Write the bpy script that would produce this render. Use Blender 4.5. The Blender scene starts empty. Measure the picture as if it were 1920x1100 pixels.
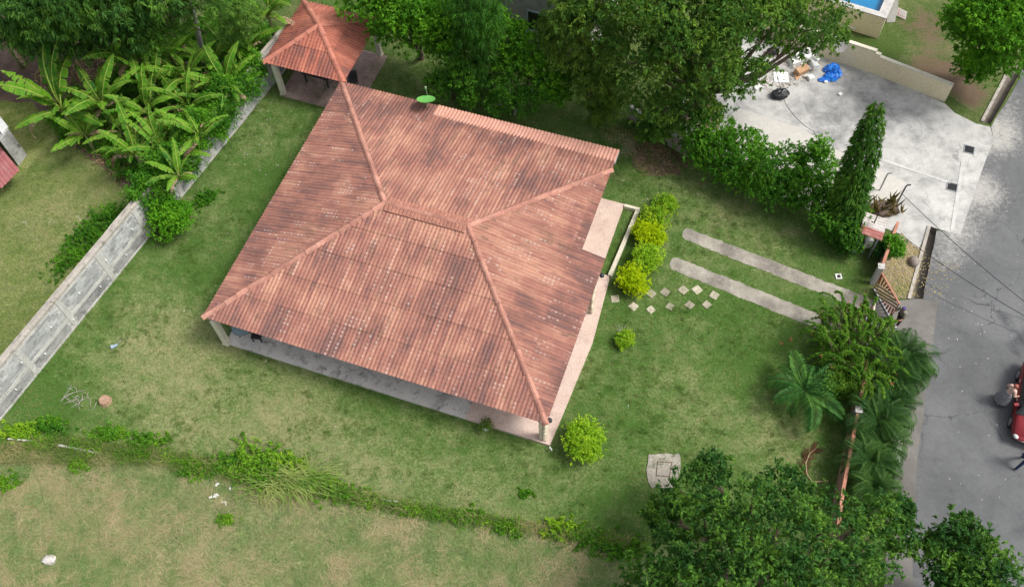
import bpy, bmesh, math, random
import numpy as np
from mathutils import Vector, Matrix
from mathutils.geometry import delaunay_2d_cdt
R = math.radians
random.seed(7)
rng = np.random.default_rng(7)
SC = bpy.context.scene
COL = SC.collection

# ------------------------------------------------------------------ camera, sky, sun, exposure
CH, CF, CP, CR = 41.0, 1791.35, 1.028, -0.0574
fw = np.array([0, math.cos(CP), -math.sin(CP)])
_r = np.array([1., 0, 0]); _u = np.cross(_r, fw)
rt = math.cos(CR)*_r + math.sin(CR)*_u
up = -math.sin(CR)*_r + math.cos(CR)*_u
cam = bpy.data.cameras.new('camera'); co = bpy.data.objects.new('camera', cam); COL.objects.link(co)
cam.sensor_width = 36; cam.lens = CF/1920*36; cam.clip_end = 1000; cam.clip_start = .5
co.matrix_world = Matrix(((rt[0], up[0], -fw[0], 0), (rt[1], up[1], -fw[1], 0), (rt[2], up[2], -fw[2], CH), (0, 0, 0, 1)))
SC.camera = co

SUN_EL, SUN_AZ = R(56), R(98)            # azimuth measured from +Y towards +X
w = bpy.data.worlds.new('World'); SC.world = w; w.use_nodes = True
wn = w.node_tree.nodes; wl = w.node_tree.links
sky = wn.new('ShaderNodeTexSky'); sky.sky_type = 'NISHITA'; sky.sun_disc = False
sky.sun_elevation = SUN_EL; sky.sun_rotation = SUN_AZ; sky.dust_density = 4; sky.air_density = 1.0
hs = wn.new('ShaderNodeHueSaturation'); hs.inputs['Saturation'].default_value = .35
wl.new(sky.outputs[0], hs.inputs['Color']); wl.new(hs.outputs[0], wn['Background'].inputs[0])
wn['Background'].inputs[1].default_value = .125
sl = bpy.data.lights.new('sun', 'SUN'); sl.energy = 1.65; sl.angle = R(15); sl.color = (1, .96, .9)
so = bpy.data.objects.new('sun', sl); COL.objects.link(so)
sd = Vector((math.sin(SUN_AZ)*math.cos(SUN_EL), math.cos(SUN_AZ)*math.cos(SUN_EL), math.sin(SUN_EL)))
so.rotation_euler = sd.to_track_quat('Z', 'Y').to_euler(); so.location = (30, 30, 60)
SC.view_settings.view_transform = 'Standard'; SC.view_settings.look = 'None'
SC.view_settings.exposure = 0.78; SC.view_settings.gamma = 1
SC.cycles.max_bounces = 6; SC.cycles.transparent_max_bounces = 8

# ------------------------------------------------------------------ survey helpers
def G(px, py, z=0.):
    """ground survey: the place at height z that the photograph shows at px, py"""
    d = fw + rt*(px-960)/CF - up*(py-550)/CF
    t = (z-CH)/d[2]
    return np.array([0, 0, CH]) + t*d
YAW, HX, HY = -0.3867, -14.5386, 22.9136
HW, HD, HE, HR, HA, HB, XR = 16.95, 15.58, 2.47, 4.0, 6.17, 6.5, 15.78
cy_, sy_ = math.cos(YAW), math.sin(YAW)
def hw(x, y, z=0.): return np.array([HX+cy_*x-sy_*y, HY+sy_*x+cy_*y, z])
def unit(v): v = np.asarray(v, float); return v/(np.linalg.norm(v)+1e-9)

# ------------------------------------------------------------------ mesh helpers
class MB:
    def __init__(s): s.v = []; s.f = []; s.mi = []; s.cur = 0
    def add(s, V, F):
        n = len(s.v); s.v += [tuple(map(float, p)) for p in V]
        for f in F: s.f.append(tuple(i+n for i in f)); s.mi.append(s.cur)
        return s
    def box(s, c, d, rz=0, rx=0, ry=0):
        c = np.array(c, float); h = np.array(d, float)/2
        m = np.array(Matrix.Rotation(rz, 3, 'Z') @ Matrix.Rotation(ry, 3, 'Y') @ Matrix.Rotation(rx, 3, 'X'))
        V = [c + m @ (h*np.array(q)) for q in ((-1,-1,-1),(1,-1,-1),(1,1,-1),(-1,1,-1),(-1,-1,1),(1,-1,1),(1,1,1),(-1,1,1))]
        return s.add(V, ((0,3,2,1),(4,5,6,7),(0,1,5,4),(1,2,6,5),(2,3,7,6),(3,0,4,7)))
    def beam(s, a, b, wd, ht):
        """rectangular bar from a to b, its top face up"""
        a = np.array(a, float); b = np.array(b, float); d = unit(b-a)
        sd_ = np.cross(d, (0, 0, 1)); sd_ = unit(sd_) if np.linalg.norm(sd_) > 1e-3 else np.array([1., 0, 0])
        n = np.cross(sd_, d); V = []
        for p in (a, b):
            for q in ((-1,-1),(1,-1),(1,1),(-1,1)): V.append(p+sd_*q[0]*wd/2+n*q[1]*ht/2)
        return s.add(V, ((0,1,2,3),(7,6,5,4),(0,4,5,1),(1,5,6,2),(2,6,7,3),(3,7,4,0)))
    def tube(s, P, rad, k=6, caps=True):
        P = [np.array(p, float) for p in P]; n = len(P)
        if not hasattr(rad, '__len__'): rad = [rad]*n
        V = []; F = []
        ref = np.array([.3, .2, 1.]) if abs(unit(P[-1]-P[0])[2]) < .9 else np.array([1., .1, .2])
        for i in range(n):
            t = unit(P[min(i+1, n-1)]-P[max(i-1, 0)]); a = unit(np.cross(t, ref)); b = np.cross(t, a)
            for j in range(k):
                an = 2*math.pi*j/k; V.append(P[i]+rad[i]*(math.cos(an)*a+math.sin(an)*b))
        for i in range(n-1):
            for j in range(k): F.append((i*k+j, i*k+(j+1) % k, (i+1)*k+(j+1) % k, (i+1)*k+j))
        if caps: F.append(tuple(range(k))[::-1]); F.append(tuple(range((n-1)*k, n*k)))
        return s.add(V, F)
    def prism(s, poly, z0, z1):
        n = len(poly); V = [(p[0], p[1], z0) for p in poly]+[(p[0], p[1], z1) for p in poly]
        F = [tuple(range(n))[::-1], tuple(range(n, 2*n))]+[(i, (i+1) % n, n+(i+1) % n, n+i) for i in range(n)]
        return s.add(V, F)
    def lathe(s, c, prof, k=12):
        """prof = (radius, z) from bottom to top"""
        c = np.array(c, float); V = []; F = []
        for r_, z in prof:
            for j in range(k): V.append(c+np.array([r_*math.cos(2*math.pi*j/k), r_*math.sin(2*math.pi*j/k), z]))
        for i in range(len(prof)-1):
            for j in range(k): F.append((i*k+j, i*k+(j+1) % k, (i+1)*k+(j+1) % k, (i+1)*k+j))
        F.append(tuple(range(k))[::-1]); F.append(tuple(range((len(prof)-1)*k, len(prof)*k)))
        return s.add(V, F)
    def blob(s, c, r_, k=10, m=6, jit=.12, seed=0):
        q = np.random.default_rng(seed); c = np.array(c, float); r_ = np.array(r_, float)*np.ones(3); V = [c-(0, 0, r_[2])]; F = []
        for i in range(1, m):
            th = math.pi*i/m
            for j in range(k):
                ph = 2*math.pi*j/k; V.append(c+r_*np.array([math.sin(th)*math.cos(ph), math.sin(th)*math.sin(ph), -math.cos(th)])*(1+q.uniform(-jit, jit)))
        V.append(c+(0, 0, r_[2])); L = len(V)-1
        for j in range(k): F.append((0, 1+(j+1) % k, 1+j)); F.append((L, L-k+j, L-k+(j+1) % k))
        for i in range(m-2):
            for j in range(k):
                a = 1+i*k; F.append((a+j, a+(j+1) % k, a+k+(j+1) % k, a+k+j))
        return s.add(V, F)
    def mesh(s, name, mats, off=(0, 0, 0), smooth=False):
        me = bpy.data.meshes.new(name)
        me.from_pydata([(p[0]-off[0], p[1]-off[1], p[2]-off[2]) for p in s.v], [], s.f)
        for m in (mats if isinstance(mats, (list, tuple)) else [mats]): me.materials.append(m)
        if any(s.mi): me.polygons.foreach_set('material_index', s.mi)
        if smooth: me.shade_smooth()
        me.update(); return me

def fast_mesh(name, V, k, mat, off=(0, 0, 0)):
    """V: (faces*k, 3) with k own vertices per face"""
    V = (np.asarray(V, np.float64)-np.array(off)).astype(np.float32); nf = len(V)//k
    me = bpy.data.meshes.new(name); me.vertices.add(len(V)); me.vertices.foreach_set('co', V.ravel())
    me.loops.add(nf*k); me.loops.foreach_set('vertex_index', np.arange(nf*k, dtype=np.int32))
    me.polygons.add(nf); me.polygons.foreach_set('loop_start', np.arange(0, nf*k, k, dtype=np.int32))
    me.materials.append(mat); me.update(calc_edges=True); return me

def tag(o, label=None, cat=None, group=None, kind=None):
    if label: o['label'] = label
    if cat: o['category'] = cat
    if group: o['group'] = group
    if kind: o['kind'] = kind
    return o
def link(name, data, parent=None, **k):
    o = bpy.data.objects.new(name, data); COL.objects.link(o)
    if parent: o.parent = parent
    return tag(o, **k)
def thing(name, label, cat, loc, rz=0, group=None):
    o = link(name, None); o.location = tuple(map(float, loc)); o.rotation_euler.z = rz
    o.empty_display_size = .3
    return tag(o, label, cat, group)
def part(name, mb, mats, parent, smooth=False, local=False, kind=None, label=None):
    off = (0, 0, 0) if local else tuple(parent.location)
    if parent.parent and not local: off = tuple(np.array(off)+np.array(parent.parent.location))
    return link(name, mb.mesh(name, mats, off, smooth), parent, kind=kind, label=label)
def single(name, mb, mats, label, cat, loc, group=None, smooth=False, kind=None):
    o = link(name, mb.mesh(name, mats, loc, smooth)); o.location = tuple(map(float, loc)); return tag(o, label, cat, group, kind)

# ------------------------------------------------------------------ materials
def new_mat(name, rough=.85, spec=.25):
    m = bpy.data.materials.new(name); m.use_nodes = True; b = m.node_tree.nodes['Principled BSDF']
    b.inputs['Roughness'].default_value = rough; b.inputs['Specular IOR Level'].default_value = spec
    return m, m.node_tree.nodes, m.node_tree.links, b
def rgb(c): return (c[0], c[1], c[2], 1)
def N_noise(nt, lk, vec, scale, detail=5, rough=.55, dist=0):
    n = nt.new('ShaderNodeTexNoise'); n.inputs['Scale'].default_value = scale; n.inputs['Detail'].default_value = detail
    n.inputs['Roughness'].default_value = rough; n.inputs['Distortion'].default_value = dist
    if vec is not None: lk.new(vec, n.inputs['Vector'])
    return n.outputs['Fac']
def N_range(nt, lk, v, a, b, c=0, d=1):
    n = nt.new('ShaderNodeMapRange'); n.inputs[1].default_value = a; n.inputs[2].default_value = b
    n.inputs[3].default_value = c; n.inputs[4].default_value = d; lk.new(v, n.inputs[0]); return n.outputs[0]
def N_math(nt, lk, op, a, b=None):
    n = nt.new('ShaderNodeMath'); n.operation = op
    for i, q in enumerate((a, b)):
        if q is None: continue
        if isinstance(q, (int, float)): n.inputs[i].default_value = q
        else: lk.new(q, n.inputs[i])
    return n.outputs[0]
def N_mix(nt, lk, f, a, b, mode='MIX'):
    n = nt.new('ShaderNodeMix'); n.data_type = 'RGBA'; n.blend_type = mode; n.clamp_factor = True
    if isinstance(f, (int, float)): n.inputs[0].default_value = f
    else: lk.new(f, n.inputs[0])
    for i, q in ((6, a), (7, b)):
        if isinstance(q, tuple): n.inputs[i].default_value = rgb(q)
        else: lk.new(q, n.inputs[i])
    return n.outputs[2]
def N_bump(nt, lk, b, h, strength=.3, dist=.02):
    n = nt.new('ShaderNodeBump'); n.inputs['Strength'].default_value = strength; n.inputs['Distance'].default_value = dist
    lk.new(h, n.inputs['Height']); lk.new(n.outputs[0], b.inputs['Normal'])
def pos(nt, lk, rot=0, scale=(1, 1, 1)):
    g = nt.new('ShaderNodeNewGeometry')
    m = nt.new('ShaderNodeMapping'); m.vector_type = 'POINT'; m.inputs['Rotation'].default_value = (0, 0, rot); m.inputs['Scale'].default_value = scale
    lk.new(g.outputs['Position'], m.inputs['Vector']); return m.outputs[0]

def mottled(name, c1, c2, scale=1., c3=None, fine=12., rough=.9, spec=.2, bump=.3, lo=.35, hi=.65, obj=0., stain=.5, dist=.02, metal=0):
    """two tones by a broad noise, grain by a fine one, optional dark stains c3 and a per-object shift"""
    m, nt, lk, b = new_mat(name, rough, spec); p = pos(nt, lk)
    n1 = N_noise(nt, lk, p, scale, 6, .6); n2 = N_noise(nt, lk, p, fine, 4, .65)
    c = N_mix(nt, lk, N_range(nt, lk, n1, lo, hi), c1, c2)
    if c3:
        n3 = N_noise(nt, lk, p, scale*2.3, 8, .7, .6); c = N_mix(nt, lk, N_math(nt, lk, 'MULTIPLY', N_range(nt, lk, n3, .52, .68), stain), c, c3)
    f = N_range(nt, lk, n2, .3, .7, .8, 1.2)
    if obj:
        oi = nt.new('ShaderNodeObjectInfo'); f = N_math(nt, lk, 'MULTIPLY', f, N_range(nt, lk, oi.outputs['Random'], 0, 1, 1-obj, 1+obj))
    cmb = nt.new('ShaderNodeCombineColor'); [lk.new(f, cmb.inputs[i]) for i in range(3)]
    c = N_mix(nt, lk, 1., c, cmb.outputs[0], 'MULTIPLY'); lk.new(c, b.inputs['Base Color'])
    b.inputs['Metallic'].default_value = metal
    if bump: N_bump(nt, lk, b, n2, bump, dist)
    return m
def leaf_mat(name, dark, light, tip, tipamt=.35, scale=.9, trans=.38, rough=.55, spec=.12):
    m, nt, lk, b = new_mat(name, rough, spec); g = nt.new('ShaderNodeNewGeometry'); p = pos(nt, lk)
    isl = g.outputs['Random Per Island']
    c = N_mix(nt, lk, isl, dark, light)
    n1 = N_noise(nt, lk, p, scale, 4, .6)
    f = N_math(nt, lk, 'MULTIPLY', N_range(nt, lk, n1, .46, .62), N_math(nt, lk, 'MULTIPLY', N_math(nt, lk, 'ADD', isl, .4), tipamt*1.5))
    c = N_mix(nt, lk, f, c, tip); lk.new(c, b.inputs['Base Color'])
    t = nt.new('ShaderNodeBsdfTranslucent'); lk.new(N_mix(nt, lk, .5, c, tip), t.inputs[0])
    ms = nt.new('ShaderNodeMixShader'); ms.inputs[0].default_value = trans
    out = nt['Material Output']; lk.new(b.outputs[0], ms.inputs[1]); lk.new(t.outputs[0], ms.inputs[2]); lk.new(ms.outputs[0], out.inputs[0])
    return m
def grass_mat(name, lush, mid, dry, bare, rough=.95):
    """lawn colours: how dry and how bare each spot is comes from the sheet's own attributes plus noise"""
    m, nt, lk, b = new_mat(name, rough, .0); p = pos(nt, lk)
    a1 = nt.new('ShaderNodeAttribute'); a1.attribute_name = 'dry'; a2 = nt.new('ShaderNodeAttribute'); a2.attribute_name = 'bare'
    n0 = N_noise(nt, lk, p, .28, 5, .6, .3); n1 = N_noise(nt, lk, p, 1.4, 6, .65, .4); n2 = N_noise(nt, lk, p, 8, 5, .7); n3 = N_noise(nt, lk, p, 40, 2, .6)
    d = N_math(nt, lk, 'ADD', a1.outputs['Fac'], N_range(nt, lk, n0, .25, .75, -.4, .4))
    d = N_math(nt, lk, 'ADD', d, N_range(nt, lk, n1, .25, .75, -.5, .5)); d = N_math(nt, lk, 'ADD', d, N_range(nt, lk, n2, .25, .75, -.45, .45)); d = N_math(nt, lk, 'ADD', d, N_range(nt, lk, n3, .25, .75, -.3, .3))
    c = N_mix(nt, lk, N_range(nt, lk, d, -.1, .5), lush, mid); c = N_mix(nt, lk, N_range(nt, lk, d, .45, 1.1), c, dry)
    e = N_math(nt, lk, 'ADD', a2.outputs['Fac'], N_math(nt, lk, 'ADD', N_range(nt, lk, n1, .2, .8, -.3, .3), N_range(nt, lk, n2, .2, .8, -.35, .35)))
    c = N_mix(nt, lk, N_range(nt, lk, e, .35, .75), c, bare)
    f = N_math(nt, lk, 'MULTIPLY', N_range(nt, lk, n3, .25, .75, .6, 1.4), N_range(nt, lk, n2, .25, .75, .85, 1.15))
    cmb = nt.new('ShaderNodeCombineColor'); [lk.new(f, cmb.inputs[i]) for i in range(3)]
    lk.new(N_mix(nt, lk, 1., c, cmb.outputs[0], 'MULTIPLY'), b.inputs['Base Color'])
    N_bump(nt, lk, b, N_math(nt, lk, 'ADD', n3, n2), .5, .04); return m
def concrete_mat(name, c1, c2, dark, pale=None, scale=.5, grain=.2, crack=0.):
    """worn concrete: blotches, dark mould by attribute 'dry', pale dust by attribute 'bare'"""
    m, nt, lk, b = new_mat(name, .9, .2); p = pos(nt, lk)
    a1 = nt.new('ShaderNodeAttribute'); a1.attribute_name = 'dry'; a2 = nt.new('ShaderNodeAttribute'); a2.attribute_name = 'bare'
    n1 = N_noise(nt, lk, p, scale, 7, .62, .4); n2 = N_noise(nt, lk, p, 4, 8, .72, .5); n3 = N_noise(nt, lk, p, 28, 4, .7)
    c = N_mix(nt, lk, N_range(nt, lk, n1, .35, .65), c1, c2)
    n4 = N_noise(nt, lk, p, 1.1, 8, .68, .3); e = N_math(nt, lk, 'ADD', N_math(nt, lk, 'ADD', a1.outputs['Fac'], N_range(nt, lk, n4, .3, .7, -.45, .45)), N_math(nt, lk, 'ADD', N_range(nt, lk, n2, .3, .7, -.16, .16), N_range(nt, lk, n3, .3, .7, -.12, .12))); c = N_mix(nt, lk, N_range(nt, lk, e, .0, .75, 0, .9), c, dark)
    if pale:
        e = N_math(nt, lk, 'ADD', a2.outputs['Fac'], N_range(nt, lk, n2, .3, .7, -.3, .3)); e = N_math(nt, lk, 'ADD', e, N_range(nt, lk, n3, .3, .7, -.4, .4))
        c = N_mix(nt, lk, N_range(nt, lk, e, .15, .9), c, pale)
    if crack:
        vo = nt.new('ShaderNodeTexVoronoi'); vo.feature = 'DISTANCE_TO_EDGE'; vo.inputs['Scale'].default_value = .34; ad = nt.new('ShaderNodeVectorMath'); ad.operation = 'MULTIPLY_ADD'; wz = nt.new('ShaderNodeTexNoise'); wz.inputs['Scale'].default_value = 1.1; wz.inputs['Detail'].default_value = 6; lk.new(p, wz.inputs['Vector'])
        lk.new(wz.outputs['Color'], ad.inputs[0]); ad.inputs[1].default_value = (1.6, 1.6, 0); lk.new(p, ad.inputs[2]); lk.new(ad.outputs[0], vo.inputs['Vector'])
        c = N_mix(nt, lk, N_math(nt, lk, 'MULTIPLY', N_range(nt, lk, vo.outputs['Distance'], .002, .009, crack, 0), N_range(nt, lk, n1, .42, .58)), c, tuple(x*.7 for x in dark))
    f = N_math(nt, lk, 'MULTIPLY', N_range(nt, lk, n3, .25, .75, 1-grain, 1+grain), N_range(nt, lk, n2, .3, .7, .9, 1.1))
    cmb = nt.new('ShaderNodeCombineColor'); [lk.new(f, cmb.inputs[i]) for i in range(3)]
    lk.new(N_mix(nt, lk, 1., c, cmb.outputs[0], 'MULTIPLY'), b.inputs['Base Color']); N_bump(nt, lk, b, n3, .3, .02); return m
def plain(name, c, rough=.6, spec=.3, metal=0, fine=20, obj=0):
    return mottled(name, tuple(q*.9 for q in c), tuple(q*1.08 for q in c), 2., None, fine, rough, spec, .08, obj=obj, metal=metal)
def roof_mat(name, along_x, base, lite, dark, lichen=1.):
    """terracotta sheet: tone per sheet, streaks down the slope, lichen on the tile noses of some ribs"""
    m, nt, lk, b = new_mat(name, .85, .2)
    p = pos(nt, lk, -YAW)
    sx = (4.2, .3, .3) if along_x else (.3, 4.2, .3)
    mp = nt.new('ShaderNodeMapping'); mp.inputs['Scale'].default_value = sx; lk.new(p, mp.inputs[0])
    st = N_noise(nt, lk, mp.outputs[0], 1., 4, .65); lowf = N_noise(nt, lk, p, .42, 5, .6, .3); mq = nt.new('ShaderNodeMapping'); mq.inputs['Scale'].default_value = (1.9, .7, 1) if along_x else (.7, 1.9, 1); lk.new(p, mq.inputs[0]); med = N_noise(nt, lk, mq.outputs[0], 1.1, 6, .7, .2); fine = N_noise(nt, lk, p, 30, 3, .6)
    oi = nt.new('ShaderNodeObjectInfo'); uv = nt.new('ShaderNodeUVMap'); sep = nt.new('ShaderNodeSeparateXYZ'); lk.new(uv.outputs[0], sep.inputs[0])
    fu = N_math(nt, lk, 'FLOOR', sep.outputs[0]); cv = nt.new('ShaderNodeCombineXYZ'); lk.new(fu, cv.inputs[0]); lk.new(N_math(nt, lk, 'FLOOR', N_math(nt, lk, 'MULTIPLY', oi.outputs['Random'], 977.)), cv.inputs[1])
    wn_ = nt.new('ShaderNodeTexWhiteNoise'); wn_.noise_dimensions = '2D'; lk.new(cv.outputs[0], wn_.inputs['Vector']); rib = wn_.outputs['Value']
    t = N_math(nt, lk, 'ADD', N_range(nt, lk, st, .3, .7, -.7, .7), N_range(nt, lk, lowf, .32, .68, -.85, .85)); t = N_math(nt, lk, 'ADD', t, N_range(nt, lk, med, .3, .7, -.55, .55))
    t = N_math(nt, lk, 'ADD', t, N_range(nt, lk, oi.outputs['Random'], 0, 1, -.1, .1)); oc = nt.new('ShaderNodeSeparateColor'); lk.new(oi.outputs['Color'], oc.inputs[0]); t = N_math(nt, lk, 'ADD', t, N_range(nt, lk, oc.outputs[0], 0, 1, -.22, .3)); t = N_math(nt, lk, 'ADD', t, N_range(nt, lk, rib, 0, 1, -.15, .15))
    c = N_mix(nt, lk, N_range(nt, lk, t, -.1, .75), base, lite); c = N_mix(nt, lk, N_range(nt, lk, t, -.15, -.95), c, dark)
    mold = N_math(nt, lk, 'MULTIPLY', N_range(nt, lk, med, .5, .62), N_range(nt, lk, st, .38, .58)); c = N_mix(nt, lk, N_math(nt, lk, 'MULTIPLY', mold, .7), c, tuple(q*.62 for q in dark))
    # lichen
    fv = N_math(nt, lk, 'FRACT', sep.outputs[1]); dot = N_math(nt, lk, 'MULTIPLY', N_range(nt, lk, fv, .0, .25, 0, 1), N_range(nt, lk, fv, .4, .75, 1, 0))
    fuu = N_math(nt, lk, 'FRACT', sep.outputs[0]); dot = N_math(nt, lk, 'MULTIPLY', dot, N_math(nt, lk, 'MULTIPLY', N_range(nt, lk, fuu, .2, .35), N_range(nt, lk, fuu, .68, .82, 1, 0)))
    on = N_math(nt, lk, 'MULTIPLY', N_range(nt, lk, rib, .60, .72), N_range(nt, lk, N_noise(nt, lk, p, .8, 3, .6), .47, .56))
    cv2 = nt.new('ShaderNodeCombineXYZ'); lk.new(fu, cv2.inputs[0]); lk.new(N_math(nt, lk, 'FLOOR', sep.outputs[1]), cv2.inputs[1]); lk.new(oi.outputs['Random'], cv2.inputs[2])
    w2 = nt.new('ShaderNodeTexWhiteNoise'); w2.noise_dimensions = '3D'; lk.new(cv2.outputs[0], w2.inputs['Vector'])
    lich = N_math(nt, lk, 'MULTIPLY', N_math(nt, lk, 'MULTIPLY', dot, on), N_range(nt, lk, w2.outputs['Value'], .15, .75, 0, lichen*.58))
    c = N_mix(nt, lk, lich, c, (.56, .48, .43))
    f = N_range(nt, lk, fine, .25, .75, .82, 1.18); cmb = nt.new('ShaderNodeCombineColor'); [lk.new(f, cmb.inputs[i]) for i in range(3)]
    lk.new(N_mix(nt, lk, 1., c, cmb.outputs[0], 'MULTIPLY'), b.inputs['Base Color']); N_bump(nt, lk, b, fine, .25, .01); return m

RB, RL, RD = (.298, .136, .104), (.43, .226, .158), (.165, .09, .078)
M = dict(
    roof_ns=roof_mat('roof_tile_front', True, RB, RL, RD), roof_ew=roof_mat('roof_tile_side', False, RB, RL, RD),
    pav_ns=roof_mat('pavilion_tile_front', True, (.37, .125, .085), (.47, .18, .12), (.2, .085, .07), .25), pav_ew=roof_mat('pavilion_tile_side', False, (.37, .125, .085), (.47, .18, .12), (.2, .085, .07), .25),
    strip=mottled('new_roof_sheet', (.53, .27, .2), (.6, .32, .245), .8, (.3, .13, .1), 14, .8, .2, .1, stain=.3, obj=.06),
    cap=mottled('ridge_cap', (.36, .165, .125), (.455, .24, .18), 1.5, (.22, .11, .09), 10, .85, .15, .3, stain=.7, obj=.16),
    flash=mottled('ridge_flap', (.27, .12, .09), (.4, .19, .135), 2., (.22, .1, .08), 14, .85, .2, .15, stain=.8, obj=.1),
    cream=mottled('cream_paint', (.58, .54, .42), (.66, .62, .5), .8, (.4, .37, .28), 20, .8, .2, .1, stain=.35),
    wallpaint=mottled('house_wall', (.55, .48, .36), (.6, .54, .42), .6, None, 20, .85, .2, .1),
    slab=mottled('slab_concrete', (.5, .48, .44), (.6, .57, .52), .9, (.09, .09, .085), 14, .9, .2, .3, stain=.75),
    pinkslab=mottled('pink_slab', (.52, .39, .33), (.6, .47, .4), .9, (.3, .21, .18), 14, .85, .25, .2, stain=.45),
    pavtile=mottled('pavilion_floor', (.27, .19, .165), (.34, .25, .22), .8, (.16, .11, .1), 12, .7, .3, .1, stain=.5, obj=.12),
    stone=mottled('river_stone', (.58, .49, .36), (.7, .62, .49), 6., (.3, .2, .12), 40, .85, .2, .3, stain=.6, obj=.25),
    mortar=mottled('mortar', (.33, .29, .23), (.4, .35, .28), 4.),
    wood=mottled('timber', (.11, .06, .04), (.16, .09, .06), 3.),
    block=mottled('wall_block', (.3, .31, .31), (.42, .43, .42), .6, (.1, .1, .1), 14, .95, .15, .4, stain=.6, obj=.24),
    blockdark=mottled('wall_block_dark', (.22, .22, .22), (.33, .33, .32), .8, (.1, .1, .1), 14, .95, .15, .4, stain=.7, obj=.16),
    joint=mottled('wall_mortar', (.42, .41, .385), (.53, .52, .49), 1., (.17, .17, .16), 14, .95, .15, .3, stain=.7),
    capconc=mottled('old_concrete', (.33, .30, .26), (.42, .39, .34), 1., (.12, .11, .1), 12, .95, .15, .3, stain=.8),
    metal=plain('grey_metal', (.28, .29, .3), .5, .5, .4), dark=plain('dark_metal', (.035, .035, .04), .5), white=plain('white_plastic', (.75, .75, .73), .5),
    black=plain('black_plastic', (.012, .012, .014), .35, .5), terr=mottled('terracotta_paint', (.38, .16, .1), (.48, .23, .16), 2., (.2, .1, .07), 20, .7, .3, .1),
    redboard=mottled('red_board', (.26, .055, .035), (.33, .08, .05), 3., (.15, .04, .03), 20, .6, .3, .1, obj=.15),
    brownboard=mottled('brown_board', (.3, .22, .15), (.38, .29, .2), 3., (.16, .11, .08), 20, .7, .3, .1, obj=.15),
    fencewall=mottled('fence_wall', (.3, .17, .13), (.37, .22, .17), .7, (.14, .1, .08), 14, .9, .2, .2, stain=.7),
    pier=mottled('pier_concrete', (.36, .35, .33), (.44, .43, .41), 2.), whitewash=mottled('pale_rail', (.62, .5, .42), (.7, .6, .52), 3.),
    beige=mottled('beige_wall', (.72, .62, .41), (.76, .67, .47), .4, (.4, .35, .26), 16, .85, .2, .1, stain=.25), beigecap=mottled('wall_capping', (.62, .57, .45), (.7, .65, .53), 2., (.4, .36, .28), 16),
    poolrim=mottled('pool_rim', (.42, .40, .38), (.52, .5, .47), 1.5, (.25, .24, .22), 16), greywall=mottled('grey_render', (.36, .35, .34), (.46, .45, .43), .5, (.15, .15, .15), 12, .9, .2, .2, stain=.6),
    glass=plain('dark_glass', (.015, .018, .02), .12, .6), blueframe=plain('pale_blue_frame', (.42, .5, .53), .5),
    bark=mottled('bark', (.1, .075, .055), (.17, .13, .1), 3., (.05, .04, .03), 30, .95, .1, .6), palebark=mottled('pale_bark', (.5, .48, .45), (.6, .58, .54), 3., (.2, .18, .16), 30, .95, .1, .5),
    soil=None, tuftblade=leaf_mat('tuft_blade', (.045, .115, .018), (.12, .2, .045), (.17, .24, .06), .5, .8, .2, .8, .0), boundblade=leaf_mat('boundary_blade', (.05, .12, .018), (.2, .25, .07), (.36, .32, .15), .7, .6, .2, .8, .0), lawnblade=leaf_mat('lawn_blade', (.04, .1, .012), (.16, .19, .05), (.27, .26, .12), .7, .5, .15, .8, .0), straw=leaf_mat('straw', (.3, .24, .13), (.5, .42, .25), (.4, .34, .18), .3, 1., .1, .8, .1), greenblade=leaf_mat('grass_blade', (.05, .12, .022), (.12, .2, .05), (.2, .24, .08), .6, .8, .2, .7, .15),
    fieldblade=leaf_mat('field_blade', (.1, .18, .05), (.22, .28, .11), (.3, .3, .14), .6, .8, .2, .7, .15), litter=leaf_mat('dry_leaf', (.16, .1, .06), (.4, .3, .17), (.45, .35, .15), .4, 1., .1, .8, .1),
    yleaf=leaf_mat('fallen_yellow_leaf', (.28, .21, .1), (.48, .39, .17), (.36, .32, .13), .4, 1., .1, .8, .1),
)
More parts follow.
